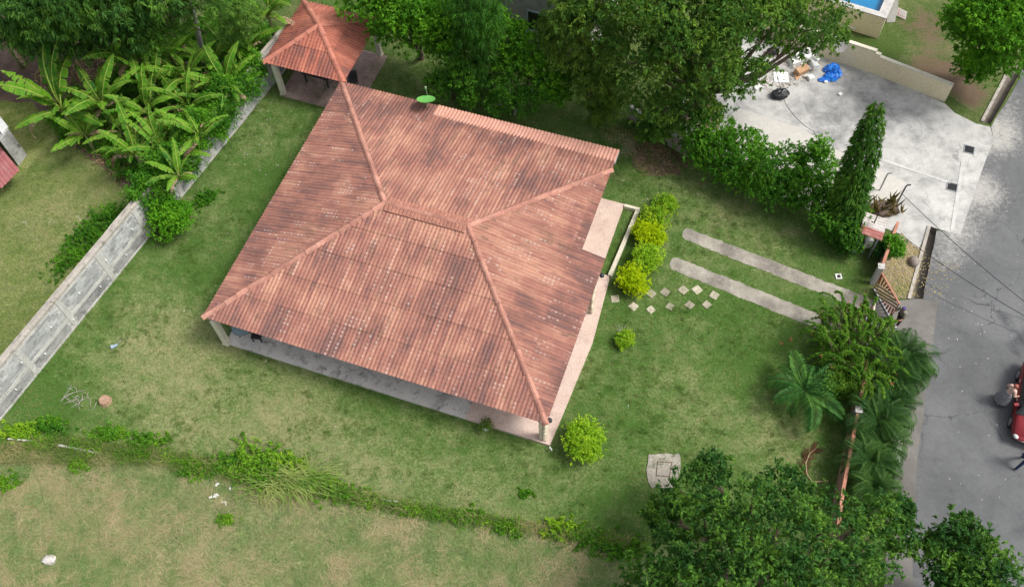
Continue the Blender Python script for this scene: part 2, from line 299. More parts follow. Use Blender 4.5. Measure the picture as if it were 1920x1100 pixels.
LM = dict(
    mango=leaf_mat('mango_leaf', (0.022, 0.072, 0.013), (0.083, 0.209, 0.039), (0.165, 0.341, 0.039), .45), mango_old=leaf_mat('mango_old', (0.022, 0.080, 0.013), (0.059, 0.165, 0.025), (0.106, 0.292, 0.028), .3), feather=leaf_mat('feathery_leaf', (0.053, 0.146, 0.022), (0.117, 0.251, 0.041), (0.181, 0.318, 0.044), .4),
    glossy=leaf_mat('glossy_leaf', (0.038, 0.139, 0.010), (0.106, 0.312, 0.018), (0.191, 0.451, 0.022), .5), mid=leaf_mat('mid_green_leaf', (0.038, 0.134, 0.013), (0.096, 0.271, 0.026), (0.166, 0.397, 0.030), .4),
    deep=leaf_mat('deep_green_leaf', (0.022, 0.086, 0.012), (0.055, 0.173, 0.019), (0.096, 0.259, 0.023), .3), olive=leaf_mat('olive_leaf', (.035, .1, .014), (.11, .22, .03), (.22, .34, .04), .45),
    big=leaf_mat('big_tree_leaf', (.022, .085, .012), (.085, .2, .03), (.2, .35, .04), .55, .7), big_old=leaf_mat('big_old', (0.026, 0.093, 0.011), (0.068, 0.185, 0.022), (0.149, 0.292, 0.025), .45, .7), hedge=leaf_mat('hedge_leaf', (0.032, 0.131, 0.011), (0.088, 0.263, 0.020), (0.175, 0.422, 0.024), .45),
    column=leaf_mat('column_leaf', (.02, .085, .01), (.075, .19, .022), (.2, .38, .035), .35, .5), blue=leaf_mat('bluish_leaf', (.012, .052, .011), (.055, .16, .03), (.16, .33, .035), .5), blue_old=leaf_mat('blue_old', (0.022, 0.093, 0.015), (0.064, 0.199, 0.030), (0.138, 0.358, 0.031), .4),
    yellow=leaf_mat('yellow_shrub_leaf', (.27, .42, .003), (.44, .6, .004), (.56, .68, .008), .5, 1.5, .35), lime=leaf_mat('lime_shrub_leaf', (0.150, 0.338, 0.015), (0.338, 0.562, 0.025), (0.450, 0.650, 0.037), .5, 1.5, .35),
    ygreen=leaf_mat('yellow_green_leaf', (0.125, 0.300, 0.015), (0.275, 0.500, 0.025), (0.425, 0.575, 0.037), .5, 1.5, .35), weed=leaf_mat('weed_leaf', (0.053, 0.173, 0.013), (0.138, 0.345, 0.022), (0.255, 0.477, 0.031), .5, .8),
    round=leaf_mat('round_shrub_leaf', (0.053, 0.192, 0.009), (0.127, 0.358, 0.018), (0.212, 0.491, 0.025), .45), tail=leaf_mat('tail_leaf', (.05, .16, .014), (.135, .3, .028), (.23, .4, .045), .5, 1.2),
    palm=leaf_mat('palm_leaflet', (.016, .07, .014), (.065, .185, .04), (.12, .27, .05), .6), palm_old=leaf_mat('palm_old', (0.021, 0.100, 0.013), (0.064, 0.218, 0.031), (0.106, 0.318, 0.037), .4), fine=leaf_mat('fine_palm_leaflet', (.022, .075, .016), (.07, .165, .04), (.12, .24, .05), .4),
    dryfrond=leaf_mat('dry_frond', (.14, .06, .035), (.26, .13, .08), (.3, .17, .1), .4), reed=leaf_mat('reed_blade', (.1, .22, .03), (.23, .36, .07), (.36, .42, .13), .6), reed_old=leaf_mat('reed_old', (0.170, 0.345, 0.037), (0.361, 0.557, 0.087), (0.478, 0.636, 0.125), .5), pink=leaf_mat('pink_flower', (.5, .1, .08), (.6, .2, .15), (.6, .25, .2), .3),
    brom=leaf_mat('dry_succulent', (.13, .1, .03), (.28, .2, .07), (.22, .24, .06), .5),
)
def banana_mat():
    m, nt, lk, b = new_mat('banana_leaf', .55, .12); uv = nt.new('ShaderNodeUVMap'); oi = nt.new('ShaderNodeObjectInfo'); p = pos(nt, lk)
    sep = nt.new('ShaderNodeSeparateXYZ'); lk.new(uv.outputs[0], sep.inputs[0])
    c = N_mix(nt, lk, oi.outputs['Random'], (.022, .115, .01), (.12, .31, .018)); c = N_mix(nt, lk, N_range(nt, lk, N_noise(nt, lk, p, 3, 4), .45, .75), c, (.2, .32, .035))
    rib = N_math(nt, lk, 'ABSOLUTE', sep.outputs[0]); c = N_mix(nt, lk, N_range(nt, lk, rib, .07, .1, 1, 0), c, (.32, .44, .08))
    edge = N_math(nt, lk, 'MULTIPLY', N_range(nt, lk, rib, .7, 1.), N_range(nt, lk, N_noise(nt, lk, p, 2, 3), .52, .7)); c = N_mix(nt, lk, edge, c, (.36, .28, .1))
    lk.new(c, b.inputs['Base Color']); t = nt.new('ShaderNodeBsdfTranslucent'); lk.new(N_mix(nt, lk, .4, c, (.2, .42, .02)), t.inputs[0])
    ms = nt.new('ShaderNodeMixShader'); ms.inputs[0].default_value = .3
    lk.new(b.outputs[0], ms.inputs[1]); lk.new(t.outputs[0], ms.inputs[2]); lk.new(ms.outputs[0], nt['Material Output'].inputs[0]); return m
M['banana'] = banana_mat(); M['deadleaf'] = mottled('dead_banana_leaf', (.3, .2, .12), (.42, .31, .2), 3., (.16, .1, .06), 20)
M['stem'] = mottled('banana_stem', (.16, .2, .07), (.26, .26, .12), 3., (.12, .08, .05), 20, stain=.8)

# ------------------------------------------------------------------ ground sheets
def inside(P, poly):
    P = np.asarray(P); poly = np.asarray(poly)[:, :2]; x, y = P[:, 0], P[:, 1]; r_ = np.zeros(len(P), bool); j = len(poly)-1
    for i in range(len(poly)):
        a, b = poly[i], poly[j]
        c = ((a[1] > y) != (b[1] > y)) & (x < (b[0]-a[0])*(y-a[1])/(b[1]-a[1]+1e-12)+a[0]); r_ ^= c; j = i
    return r_
def roughen(poly, step, amp, seed=1):
    q = np.random.default_rng(seed); out = []
    poly = [np.array(p[:2], float) for p in poly]
    for i in range(len(poly)):
        a, b = poly[i], poly[(i+1) % len(poly)]; n = max(1, int(np.linalg.norm(b-a)/step)); nn = np.array([-(b-a)[1], (b-a)[0]]); nn = nn/(np.linalg.norm(nn)+1e-9)
        for k in range(n): out.append(a+(b-a)*k/n+(nn*q.normal(0, amp) if k else 0))
    return out
def sheet(name, poly, z, mat, cell=0, holes=(), dry=(), bare=(), base=(0, 0), kind='structure'):
    """flat sheet; dry / bare = (x, y, radius, amount) patches of real wear, written to point attributes"""
    poly = [np.array(p[:2], float) for p in poly]; V = [Vector(p) for p in poly]; n = len(V); E = [(i, (i+1) % n) for i in range(n)]
    for h in holes:
        k = len(V); V += [Vector(p[:2]) for p in h]; E += [(k+i, k+(i+1) % len(h)) for i in range(len(h))]
    if cell:
        A = np.array(poly); lo, hi = A.min(0), A.max(0); gx, gy = np.meshgrid(np.arange(lo[0], hi[0], cell), np.arange(lo[1], hi[1], cell))
        Pn = np.stack([gx.ravel(), gy.ravel()], 1); Pn = Pn[inside(Pn, poly)]; V += [Vector(p) for p in Pn]
    v, e, f, *_ = delaunay_2d_cdt(V, E, [], 0, 1e-5)
    va = np.array([tuple(p) for p in v]); cen = np.array([va[list(t)].mean(0) for t in f]); ok = inside(cen, poly)
    for h in holes: ok &= ~inside(cen, h)
    me = bpy.data.meshes.new(name); me.from_pydata([(p[0], p[1], z) for p in va], [], [t for t, k in zip(f, ok) if k]); me.materials.append(mat)
    for an, L, b0 in (('dry', dry, base[0]), ('bare', bare, base[1])):
        if not cell: continue
        val = np.full(len(va), float(b0))
        for x, y, r_, a in L: val += a*np.exp(-((va[:, 0]-x)**2+(va[:, 1]-y)**2)/(r_*r_))
        at = me.attributes.new(an, 'FLOAT', 'POINT'); at.data.foreach_set('value', val.astype(np.float32))
    me.update(); return link(name, me, kind=kind)
def PG(*pts, z=0): return [G(x, y, z)[:2] for x, y in pts]
def patch(L): return [(*G(x, y)[:2], r_/36., a) for x, y, r_, a in L]

CHAN1 = PG((1744, 424), (1760, 431), (1731, 560), (1706, 560))
CHAN2 = PG((1926, 96), (1940, 104), (1905, 150), (1880, 195), (1857, 233), (1843, 228), (1862, 190), (1888, 142))
CHAN3 = PG((1664, 868), (1679, 868), (1676, 915), (1662, 915))
g = lambda n, *a: M.__setitem__(n, grass_mat(n, *a))
g('g_lawn', (.06, .124, .026), (.132, .182, .062), (.235, .235, .112), (.37, .32, .22))
g('g_field', (.1, .185, .048), (.21, .255, .1), (.34, .31, .17), (.42, .345, .21))
g('g_neigh', (.085, .14, .025), (.165, .2, .06), (.27, .255, .12), (.42, .38, .28))
g('g_rough', (.062, .1, .026), (.115, .135, .055), (.2, .17, .09), (.14, .10, .07))
g('g_verge', (.1, .14, .04), (.2, .17, .105), (.31, .26, .17), (.4, .34, .26))
M['asphalt'] = concrete_mat('asphalt', (.1, .103, .105), (.145, .148, .15), (.045, .047, .052), (.36, .35, .325), .3, .22, .7)
M['apron'] = concrete_mat('apron_concrete', (.41, .405, .385), (.5, .49, .465), (.17, .17, .165), (.64, .63, .6), .4, .2, .5)
M['ramp'] = concrete_mat('smooth_concrete', (.45, .43, .39), (.5, .48, .44), (.33, .32, .29), None, .4)
M['pave'] = concrete_mat('pavement_concrete', (.125, .118, .108), (.185, .176, .162), (.1, .095, .09), (.45, .43, .4), .5)
M['track'] = concrete_mat('track_concrete', (.28, .258, .215), (.375, .345, .29), (.12, .108, .095), (.5, .45, .38), .8, .42)
M['mulch'] = mottled('leaf_mould', (.09, .06, .045), (.16, .11, .085), 1.2, (.05, .035, .03), 16)

big = [(-120, -60), (120, -60), (120, 160), (-120, 160)]
sheet('ground', big, -.012, M['g_rough'], 0, [CHAN1, CHAN2, CHAN3])
lawn_poly = roughen(PG((-60, 842), (495, 185), (640, -40), (900, -30), (1100, 150), (1290, 262), (1480, 390), (1628, 470), (1622, 600), (1580, 910), (1545, 1015), (1200, 1012), (800, 955), (550, 902), (300, 848)), 1., .12)
sheet('lawn', lawn_poly, 0, M['g_lawn'], .6,
    dry=patch([(250, 690, 120, 0.30), (330, 760, 130, 0.33), (450, 740, 150, 0.36), (620, 830, 150, 0.36), (560, 770, 90, 0.24), (780, 880, 120, 0.33), (940, 920, 110, 0.24), (1080, 900, 60, 0.24), (1300, 350, 80, 0.36), (1400, 390, 60, 0.24), (1230, 690, 80, 0.21), (1310, 780, 70, 0.24), (1480, 840, 70, 0.27), (1460, 770, 60, 0.18),
        (260, 560, 60, 0.21), (330, 590, 50, 0.18), (360, 620, 90, 0.27), (760, 140, 70, 0.24), (480, 260, 60, 0.15), (1500, 470, 60, 0.12), (1340, 470, 60, 0.09), (1180, 420, 30, 0.18), (1430, 560, 60, 0.06), (690, 900, 60, 0.18),
        (640, 690, 80, -0.28), (760, 790, 80, -0.28), (470, 670, 60, -0.20), (150, 720, 80, -0.28), (70, 780, 70, -0.24), (420, 540, 80, -0.24), (370, 480, 70, -0.24), (550, 330, 70, -0.20), (450, 400, 60, -0.16), (1180, 720, 60, -0.24), (1420, 650, 90, -0.28), (1350, 600, 70, -0.20), (1200, 340, 50, -0.24), (1560, 880, 70, -0.24), (1200, 980, 120, -0.28), (930, 830, 70, -0.20), (1560, 500, 60, -0.16)]),
    bare=patch([(1335, 785, 14, .6), (1300, 775, 16, .35), (1280, 745, 7, .7), (1020, 890, 14, .4), (1405, 790, 10, .5), (1450, 790, 18, .25), (1360, 690, 12, .3), (1230, 690, 14, .3), (1230, 300, 55, .75), (1180, 270, 40, .6), (1120, 250, 40, .5), (940, 200, 60, .5), (1180, 430, 20, .3), (300, 565, 16, .4), (340, 500, 20, .3), (160, 750, 30, .35), (1370, 860, 14, .4), (700, 205, 30, .2), (550, 215, 20, .3), (240, 545, 18, .3)]), base=(.12, -.22))
field_poly = roughen(PG((-1000, 780), (-60, 838), (300, 852), (550, 906), (800, 959), (1200, 1018), (1560, 1020), (1560, 1400), (-1000, 1400)), 1., .15, 4)
sheet('field', field_poly, .002, M['g_field'], .6, dry=patch([(320, 960, 110, 0.21), (500, 980, 100, 0.21), (120, 900, 70, 0.15), (560, 1040, 90, 0.27), (430, 1060, 60, 0.18), (250, 1000, 60, 0.18), (760, 1000, 90, 0.18), (90, 1000, 80, 0.12), (900, 1030, 90, 0.12),
    (150, 870, 60, -0.24), (650, 1000, 60, -0.24), (300, 1040, 50, -0.20), (20, 900, 60, -0.24), (1000, 1050, 120, -0.16)]), bare=patch([(340, 965, 60, .3), (520, 1010, 60, .45), (90, 910, 40, .2), (470, 870, 40, .1), (560, 1060, 60, .4), (760, 990, 50, .25), (380, 1060, 40, .3), (250, 930, 40, .3)]), base=(.2, -.25))
neigh_poly = PG((-60, 830), (495, 178), (470, 110), (200, -80), (-1000, -80), (-1000, 776))
sheet('neighbour_lawn', neigh_poly, .004, M['g_neigh'], .6, dry=patch([(60, 420, 80, .3), (120, 380, 60, .3), (60, 560, 80, .1), (30, 650, 80, .2), (160, 520, 40, -.5), (80, 650, 60, -.45), (30, 720, 60, -.45), (120, 590, 40, -.5)]),
    bare=patch([(40, 421, 16, 1.), (95, 412, 26, .75), (155, 415, 26, .8), (55, 310, 20, .8), (110, 430, 12, .4), (60, 250, 30, .2)]), base=(.35, -.3))
sheet('neighbour_yard', PG((1480, -90), (1535, 78), (1780, 182), (1846, 222), (1888, 142), (1926, 96), (1990, -90)), .002, M['g_rough'], .6,
    dry=patch([(1720, 120, 70, .4), (1660, 95, 60, -.4), (1620, 85, 50, -.5), (1700, 60, 30, -.3)]), bare=patch([(1800, 150, 70, 1.), (1750, 60, 60, .8), (1690, 45, 30, .5), (1720, 110, 60, .45), (1730, 20, 50, .5), (1830, 190, 40, .6), (1740, 140, 40, .5)]), base=(.2, -.3))
road_poly = PG((1944, 96), (1910, 150), (1884, 197), (1858, 238), (1864, 262), (1812, 345), (1775, 434), (1756, 432), (1731, 562), (1762, 562), (1750, 640), (1737, 720), (1722, 850), (1712, 960), (1712, 1150), (3300, 1150), (3300, 60))
sheet('road', roughen(road_poly, .8, .06, 3), .0085, M['asphalt'], .5, dry=patch([(1892, 605, 12, .9), (1880, 590, 8, .7), (1915, 640, 16, .9), (1905, 655, 12, .7), (1925, 620, 12, .7), (1745, 860, 16, .25), (1740, 800, 14, .35), (1790, 620, 12, .3), (1860, 960, 80, .1)]),
    bare=patch([(1860, 260, 50, 1.1), (1825, 350, 50, 1.1), (1880, 240, 60, .7), (1790, 430, 55, 1.), (1775, 490, 40, .7), (1860, 370, 60, .5), (1900, 170, 50, .4), (1762, 560, 22, .6), (1765, 620, 16, .5), (1750, 680, 16, .6), (1740, 740, 14, .35), (1735, 950, 16, .3), (1895, 200, 40, .35), (1850, 440, 60, .1)]), base=(-.2, -.42))
sheet('apron', roughen(PG((1372, 175), (1395, 60), (1440, 20), (1500, 60), (1772, 195), (1790, 212), (1830, 232), (1856, 238), (1864, 262), (1832, 345), (1800, 440), (1760, 430), (1744, 424), (1722, 468), (1690, 440), (1640, 420), (1590, 430), (1290, 280), (1280, 180)), 1.5, .03, 5), .0125, M['apron'], .5,
    dry=patch([(1590, 150, 30, .35), (1620, 200, 50, .35), (1560, 250, 40, .4), (1660, 210, 40, .3), (1540, 200, 40, .3), (1750, 270, 40, .1), (1700, 380, 40, .1), (1500, 200, 30, .2)]), bare=patch([(1740, 300, 70, .3), (1700, 300, 50, .3), (1780, 420, 40, .4), (1820, 250, 50, .3)]), base=(.12, -.25))
sheet('smooth_slab', roughen(PG((1386, 204), (1500, 240), (1600, 300), (1655, 320), (1700, 342), (1655, 425), (1590, 425), (1300, 270)), 2, .01, 2), .0165, M['ramp'], .6, base=(-.5, 0))
sheet('pavement', roughen(PG((1640, 562), (1720, 560), (1790, 564), (1780, 640), (1768, 720), (1754, 850), (1744, 960), (1744, 1150), (1660, 1150), (1664, 915), (1676, 915), (1679, 868), (1664, 868), (1690, 700), (1690, 620), (1622, 620)), 1., .05, 8), .005, M['pave'], .5,
    dry=patch([(1735, 590, 16, .4), (1715, 600, 20, .2), (1700, 920, 10, .3), (1690, 1060, 20, .2)]), bare=patch([(1752, 620, 10, .5), (1745, 690, 12, .7), (1738, 720, 10, .7), (1720, 830, 12, .3), (1710, 880, 10, .2)]), base=(-.3, -.3))
sheet('verge', roughen(PG((1690, 436), (1722, 470), (1744, 426), (1706, 560), (1642, 560), (1662, 480)), 1., .05, 9), .0165, M['g_verge'], .4, dry=patch([(1690, 500, 40, .2), (1690, 545, 30, -.4)]), bare=patch([(1690, 455, 20, .5), (1710, 480, 20, .4)]), base=(.5, 0))
TRK = (((1280, 434), (1286, 428), (1296, 430), (1540, 524), (1640, 563), (1632, 588), (1540, 551), (1284, 449), (1279, 443)), ((1257, 490), (1262, 483), (1273, 484), (1540, 591), (1620, 622), (1605, 644), (1495, 601), (1260, 506), (1255, 498)))
for k_, pl in enumerate(TRK):
    sheet('wheel_track', roughen(PG(*pl), .2, .026, 40+k_), .010, M['track'], .3, dry=patch([(1335, 535, 18, .4), (1380, 470, 20, .3), (1450, 500, 24, .35), (1600, 565, 26, .5), (1285, 437, 10, .35), (1500, 530, 18, .2)]), base=(.2, .05))
sheet('grove_soil', roughen(PG((-80, 90), (-20, 200), (60, 190), (110, 240), (170, 300), (225, 350), (330, 355), (372, 318), (492, 172), (470, 100), (300, 20), (0, 10)), .8, .2, 13), .008, M['mulch'])
sheet('mulch_bed', roughen(PG((1205, 262), (1260, 285), (1300, 300), (1260, 325), (1215, 330), (1185, 300)), .3, .32, 11), .005, M['mulch'])
# drains: sunk channels with real sides
for nm, hole, dep in (('gutter_channel', CHAN1, .45), ('gutter_channel', CHAN2, .5), ('gutter_channel', CHAN3, .5)):
    mb = MB(); n = len(hole); mb.add([(*p, 0.) for p in hole]+[(*p, -dep) for p in hole], [(i, (i+1) % n, n+(i+1) % n, n+i) for i in range(n)]+[tuple(range(n, 2*n))])
    link(nm, mb.mesh(nm, mottled(nm+'_concrete', (.16, .14, .115), (.22, .195, .165), 1.5, (.08, .07, .06), 14, stain=.7)), kind='structure')
mb = MB()
for a, b in (((1742, 424), (1704, 560)), ((1841, 228), (1886, 142))): mb.beam(G(*a, .03), G(*b, .03), .16, .1)
link('kerb', mb.mesh('kerb', M['capconc']), kind='structure')
mb = MB(); mb.beam(G(1655, 300, .02), G(1782, 343, .02), .16, .02).beam(G(1806, 300, .02), G(1785, 432, .02), .18, .02)
link('concrete_strip', mb.mesh('concrete_strip', mottled('pale_strip', (.44, .435, .41), (.54, .53, .51), 1., (.35, .34, .32))), kind='structure')

# ------------------------------------------------------------------ the house
house = thing('house', 'low house under a large weathered terracotta hip roof with open verandas', 'house', hw(0, 0, 0), YAW)
SHW, TP, RP = 1.14, .2, .19
def sheet_geo(u0, u1, w0, w1):
    """corrugated tile-form sheet in slope coordinates (u along eave, w up the slope, n out)"""
    nr = max(1, int(round((u1-u0)/RP))); nt_ = max(1, int(round((w1-w0)/TP)))
    prof = [(0, 0), (.16, .005), (.32, .026), (.5, .036), (.68, .026), (.84, .005)]
    us = []; zs = []; uu = []
    for i in range(nr):
        for t, z in prof: us.append(u0+(i+t)*(u1-u0)/nr); zs.append(z); uu.append(i+t)
    us.append(u1); zs.append(0); uu.append(nr)
    us, zs = np.array(us), np.array(zs); V = []; UV = []; n = len(us)
    for j in range(nt_):
        for e, dz in ((0, .02), (1, .0)):
            wv = w0+(j+e)*(w1-w0)/nt_; ov = .022*(1-(wv-w0)/(w1-w0))
            for k in range(n): V.append((us[k], wv, zs[k]+dz*(.4+zs[k]*14)+ov)); UV.append((uu[k], j+e*.999))
    F = [(r_*n+k, r_*n+k+1, (r_+1)*n+k+1, (r_+1)*n+k) for r_ in range(2*nt_-1) for k in range(n-1)]
    return V, F, UV
def sheet_mesh(name, V, F, UV, mat, planes=()):
    me = bpy.data.meshes.new(name); me.from_pydata(V, [], F); me.materials.append(mat)
    l = me.uv_layers.new(name='UVMap'); vi = np.zeros(len(me.loops), np.int32); me.loops.foreach_get('vertex_index', vi); l.data.foreach_set('uv', np.array(UV, np.float32)[vi].ravel())
    if planes:
        bm = bmesh.new(); bm.from_mesh(me)
        for c, nrm in planes: bmesh.ops.bisect_plane(bm, geom=bm.verts[:]+bm.edges[:]+bm.faces[:], plane_co=Vector(c), plane_no=Vector(nrm), clear_outer=True, dist=1e-5)
        bm.to_mesh(me); bm.free()
    return me
def slope(parent, O, U, Wd, poly, mat, name='roof_sheet', rows=None, cut=None, lift=0., cache={}):
    """lay sheets over the convex polygon poly (u, w); cut = (u0, u1, wmin): leave out below wmin between u0 and u1"""
    U, Wd = unit(U), unit(Wd); Nn = np.cross(U, Wd); Lm = max(p[1] for p in poly); umin = min(p[0] for p in poly); umax = max(p[0] for p in poly)
    rows = rows or max(1, round(Lm/1.6)); rh = Lm/rows; nc = max(1, round((umax-umin)/SHW)); cw = (umax-umin)/nc
    # half planes of the polygon (counter-clockwise)
    hp = []
    for i in range(len(poly)):
        a, b = np.array(poly[i]), np.array(poly[(i+1) % len(poly)]); d = b-a; hp.append((a, np.array([d[1], -d[0]])/np.linalg.norm(d)))
    Mx = Matrix(((U[0], Wd[0], Nn[0], O[0]), (U[1], Wd[1], Nn[1], O[1]), (U[2], Wd[2], Nn[2], O[2]+lift), (0, 0, 0, 1)))
    for r_ in range(rows):
        for c_ in range(nc):
            u0, w0 = umin+c_*cw, r_*rh
            segs = [(u0, u0+cw, w0, w0+rh)]
            if cut:
                out = []
                for (a, b, c, d) in segs:
                    if b <= cut[0]+.01 or a >= cut[1]-.01 or c >= cut[2]: out.append((a, b, c, d)); continue
                    if a < cut[0]-.02: out.append((a, cut[0], c, d))
                    if b > cut[1]+.02: out.append((cut[1], b, c, d))
                    a2, b2 = max(a, cut[0]), min(b, cut[1])
                    if d > cut[2]+.1: out.append((a2, b2, cut[2], d))
                segs = out
            for (a, b, c, d) in segs:
                cs = [np.array(q) for q in ((a, c), (b, c), (b, d), (a, d))]
                if any(all((q-p0) @ n0 >= -1e-4 for q in cs) for p0, n0 in hp): continue
                pl = [((p0[0]-a, p0[1]-c, 0), (n0[0], n0[1], 0)) for p0, n0 in hp if any((q-p0) @ n0 > 1e-4 for q in cs)]
                key = (mat.name, round(b-a, 3), round(d-c, 3))
                if not pl and key in cache: me = cache[key]
                else:
                    V, F, UV = sheet_geo(0, b-a, 0, d-c); me = sheet_mesh(name, V, F, UV, mat, pl)
                    if not pl: cache[key] = me
                if not len(me.polygons): continue
                o = link(name, me, parent); o.matrix_local = Mx @ Matrix.Translation((a, c, random.uniform(0, .008))); o.color = (r_/max(1, rows-1), 0, 0, 1)
RISE = HR-HE; Lf, La, Lb = math.hypot(HD/2, RISE), math.hypot(HA, RISE), math.hypot(HB, RISE)
slope(house, (0, 0, HE), (1, 0, 0), (0, HD/2, RISE), [(0, 0), (HW, 0), (HW-HB, Lf), (HA, Lf)], M['roof_ns'])
slope(house, (0, HD, HE), (0, -1, 0), (HA, 0, RISE), [(0, 0), (HD, 0), (HD/2, La)], M['roof_ew'])
kx = (HW-XR)*Lb/HB
slope(house, (HW, 0, HE), (0, 1, 0), (-HB, 0, RISE), [(0, 0), (HD, 0), (HD/2, Lb)], M['roof_ew'], cut=(9.03, 99, kx))
slope(house, (HW, HD, HE), (-1, 0, 0), (0, -HD/2, RISE), [(HW-XR, 0), (HW, 0), (HW-HA, Lf), (HB, Lf), (HW-XR, (HW-XR)/HB*Lf)], M['roof_ns'], cut=(-1, HW-5.72, .8))
slope(house, (HW, HD, HE), (-1, 0, 0), (0, -HD/2, RISE*.82), [(HW-XR, 0), (HW-5.72, 0), (HW-5.72, .9), (HW-XR, .9)], M['strip'], 'eave_sheet', 1, lift=.05)

def caps(parent, A, B, w=.125, h=.09, mat=None, step=.62, name='ridge_cap', drop=.55):
    A, B = np.array(A, float), np.array(B, float); L = np.linalg.norm(B-A); n = max(1, round(L/step)); d = (B-A)/L; s_ = unit(np.cross(d, (0, 0, 1))); nn = np.cross(s_, d)
    for i in range(n):
        p0, p1 = A+d*(L*i/n-.04), A+d*(L*(i+1)/n+.04); V = []; F = []
        pr = [(-1.25, -drop), (-1, -.1), (-.62, .55), (0, 1), (.62, .55), (1, -.1), (1.25, -drop)]
        k_ = random.uniform(.92, 1.06); jz = np.array([0, 0, random.uniform(-.012, .012)])+s_*random.uniform(-.012, .012)
        for p, f in ((p0+jz, .86*k_), (p1+jz, 1.12*k_)):
            for q, z in pr: V.append(p+s_*q*w*f+nn*z*h*f)
        m_ = len(pr); F = [(k, k+1, m_+k+1, m_+k) for k in range(m_-1)]+[tuple(range(m_)), tuple(range(m_, 2*m_))[::-1]]
        mb = MB().add(V, F); o = link(name, mb.mesh(name, mat or M['cap'], p0), parent); o.location = tuple(p0)
P1, P2 = (HA, HD/2, HR+.07), (HW-HB, HD/2, HR+.07)
fr = .82
caps(house, P1, (0, 0, HE+.07)); caps(house, P1, (.05, HD-.05, HE+.07)); caps(house, P2, (HW, 0, HE+.07)); caps(house, P1, P2)
caps(house, P2, (HW-HB+HB*fr, HD/2+HD/2*fr*.985, HR+.07-RISE*fr))
for sgn in (1, -1):
    mb = MB(); n = int((HW-HA-HB)/.19)
    for i in range(n):
        x = HA+.1+i*.19; y1 = HD/2-sgn*.42; z1 = HR-.42*RISE/(HD/2)+.075
        mb.add([(x, HD/2, HR+.09), (x+.045, HD/2, HR+.12), (x+.145, HD/2, HR+.12), (x+.19, HD/2, HR+.09), (x, y1, z1), (x+.045, y1, z1+.04), (x+.145, y1, z1+.04), (x+.19, y1, z1)], [(0, 1, 5, 4), (1, 2, 6, 5), (2, 3, 7, 6)])
    part('ridge_flap', mb, M['flash'], house, local=True)
# fascias, walls, slabs, posts (house coordinates)
def hbox(name, x0, x1, y0, y1, z0, z1, mat, parent=house, **k):
    return part(name, MB().box(((x0+x1)/2, (y0+y1)/2, (z0+z1)/2), (x1-x0, y1-y0, z1-z0)), mat, parent, local=True, **k)
hbox('eave_beam', .35, HW-.3, .28, .42, HE-.2, HE-.03, M['wood']); hbox('eave_beam', .28, .42, .45, HD-.3, HE-.2, HE-.03, M['wood'])
hbox('eave_beam', HW-.5, HW-.36, .45, 9., HE-.2, HE-.03, M['wood']); hbox('eave_beam', XR-.5, XR-.36, 9.2, HD-.5, HE-.1, HE+.12, M['wood']); hbox('eave_beam', .45, XR-.55, HD-.42, HD-.28, HE-.2, HE-.03, M['wood'])
hbox('fascia', XR-.03, XR+.0, HD-.86, HD-.03, HE-.06, HE+.06, M['blueframe'])
hbox('slab', .42, 13., .03, HD-.1, -.1, .15, M['slab']); hbox('slab', 13.003, 17.12, .03, 9.6, -.1, .155, M['pinkslab']); hbox('slab', 13.003, 16.62, 9.603, 14.13, -.1, .152, M['pinkslab'])
mb = MB().prism([(17.123, .035), (17.42, 5.7), (17.18, 9.45), (17.123, 9.45)], -.1, .148); part('slab', mb, M['pinkslab'], house, local=True)
for x0, x1, y0, y1 in ((2.6, 14.6, 2.4, 2.58), (2.6, 14.6, 13.6, 13.78), (2.6, 2.78, 2.583, 13.597), (14.42, 14.6, 2.583, 13.597)): hbox('wall', x0, x1, y0, y1, .15, HE+.25, M['wallpaint'])
dr = hbox('door', 7.5, 8.4, 2.36, 2.398, .15, 2.2, M['wood']); part('handle', MB().box((8.28, 2.34, 1.1), (.1, .04, .04)), M['metal'], dr, local=True)
for x in (4., 11.): wf = hbox('window', x, x+1.4, 2.37, 2.398, 1., 2.1, M['white']); hbox('pane', x+.08, x+1.32, 2.36, 2.368, 1.08, 2.02, M['glass'], parent=wf)
def post(parent, x, y, h, s_=.26, mat=None, z0=0.):
    mb = MB().box((x, y, z0+.04), (s_+.06, s_+.06, .08)).box((x, y, (h+z0)/2+.02), (s_, s_, h-z0-.08)); return part('pillar', mb, mat or M['cream'], parent, local=True)
post(house, .43, .1, HE-.16, .27); post(house, .5, HD-.5, HE-.16)
def stone_pillar(x, y, h, s_=.34):
    b = post(house, x, y, h, s_-.08, M['mortar'], .155); q = np.random.default_rng(int(x*10+y*10)); nz = int((h-.16)/.17)
    me = []
    for v in range(4): me.append(MB().blob((0, 0, 0), (.085, .05, .075), 7, 5, .2, v).mesh('stone', M['stone'], smooth=True))
    for f in range(4):
        for i in range(nz):
            for j in range(2):
                o = link('stone', me[(i+j+f) % 4], b); off = (j-.5)*s_*.5+q.uniform(-.02, .02); d_ = (s_-.08)/2
                o.location = (x+(off if f % 2 == 0 else d_*(1 if f == 1 else -1)), y+(off if f % 2 else d_*(1 if f == 2 else -1)), .26+i*.168+q.uniform(-.02, .02)); o.rotation_euler = (0, q.uniform(-.4, .4), (f % 2)*math.pi/2); s2 = q.uniform(.85, 1.25); o.scale = (s2, 1, s2)
stone_pillar(16.72, .28, 2.42); stone_pillar(16.78, 7.35, 2.4)
for x, y in ((HW+.07, .28), (HW+.1, 8.15)):
    lp = part('eave_lamp', MB().lathe((x, y, HE-.16), ((.03, .16), (.1, .12), (.12, 0))[::-1], 10), M['dark'], house, local=True)
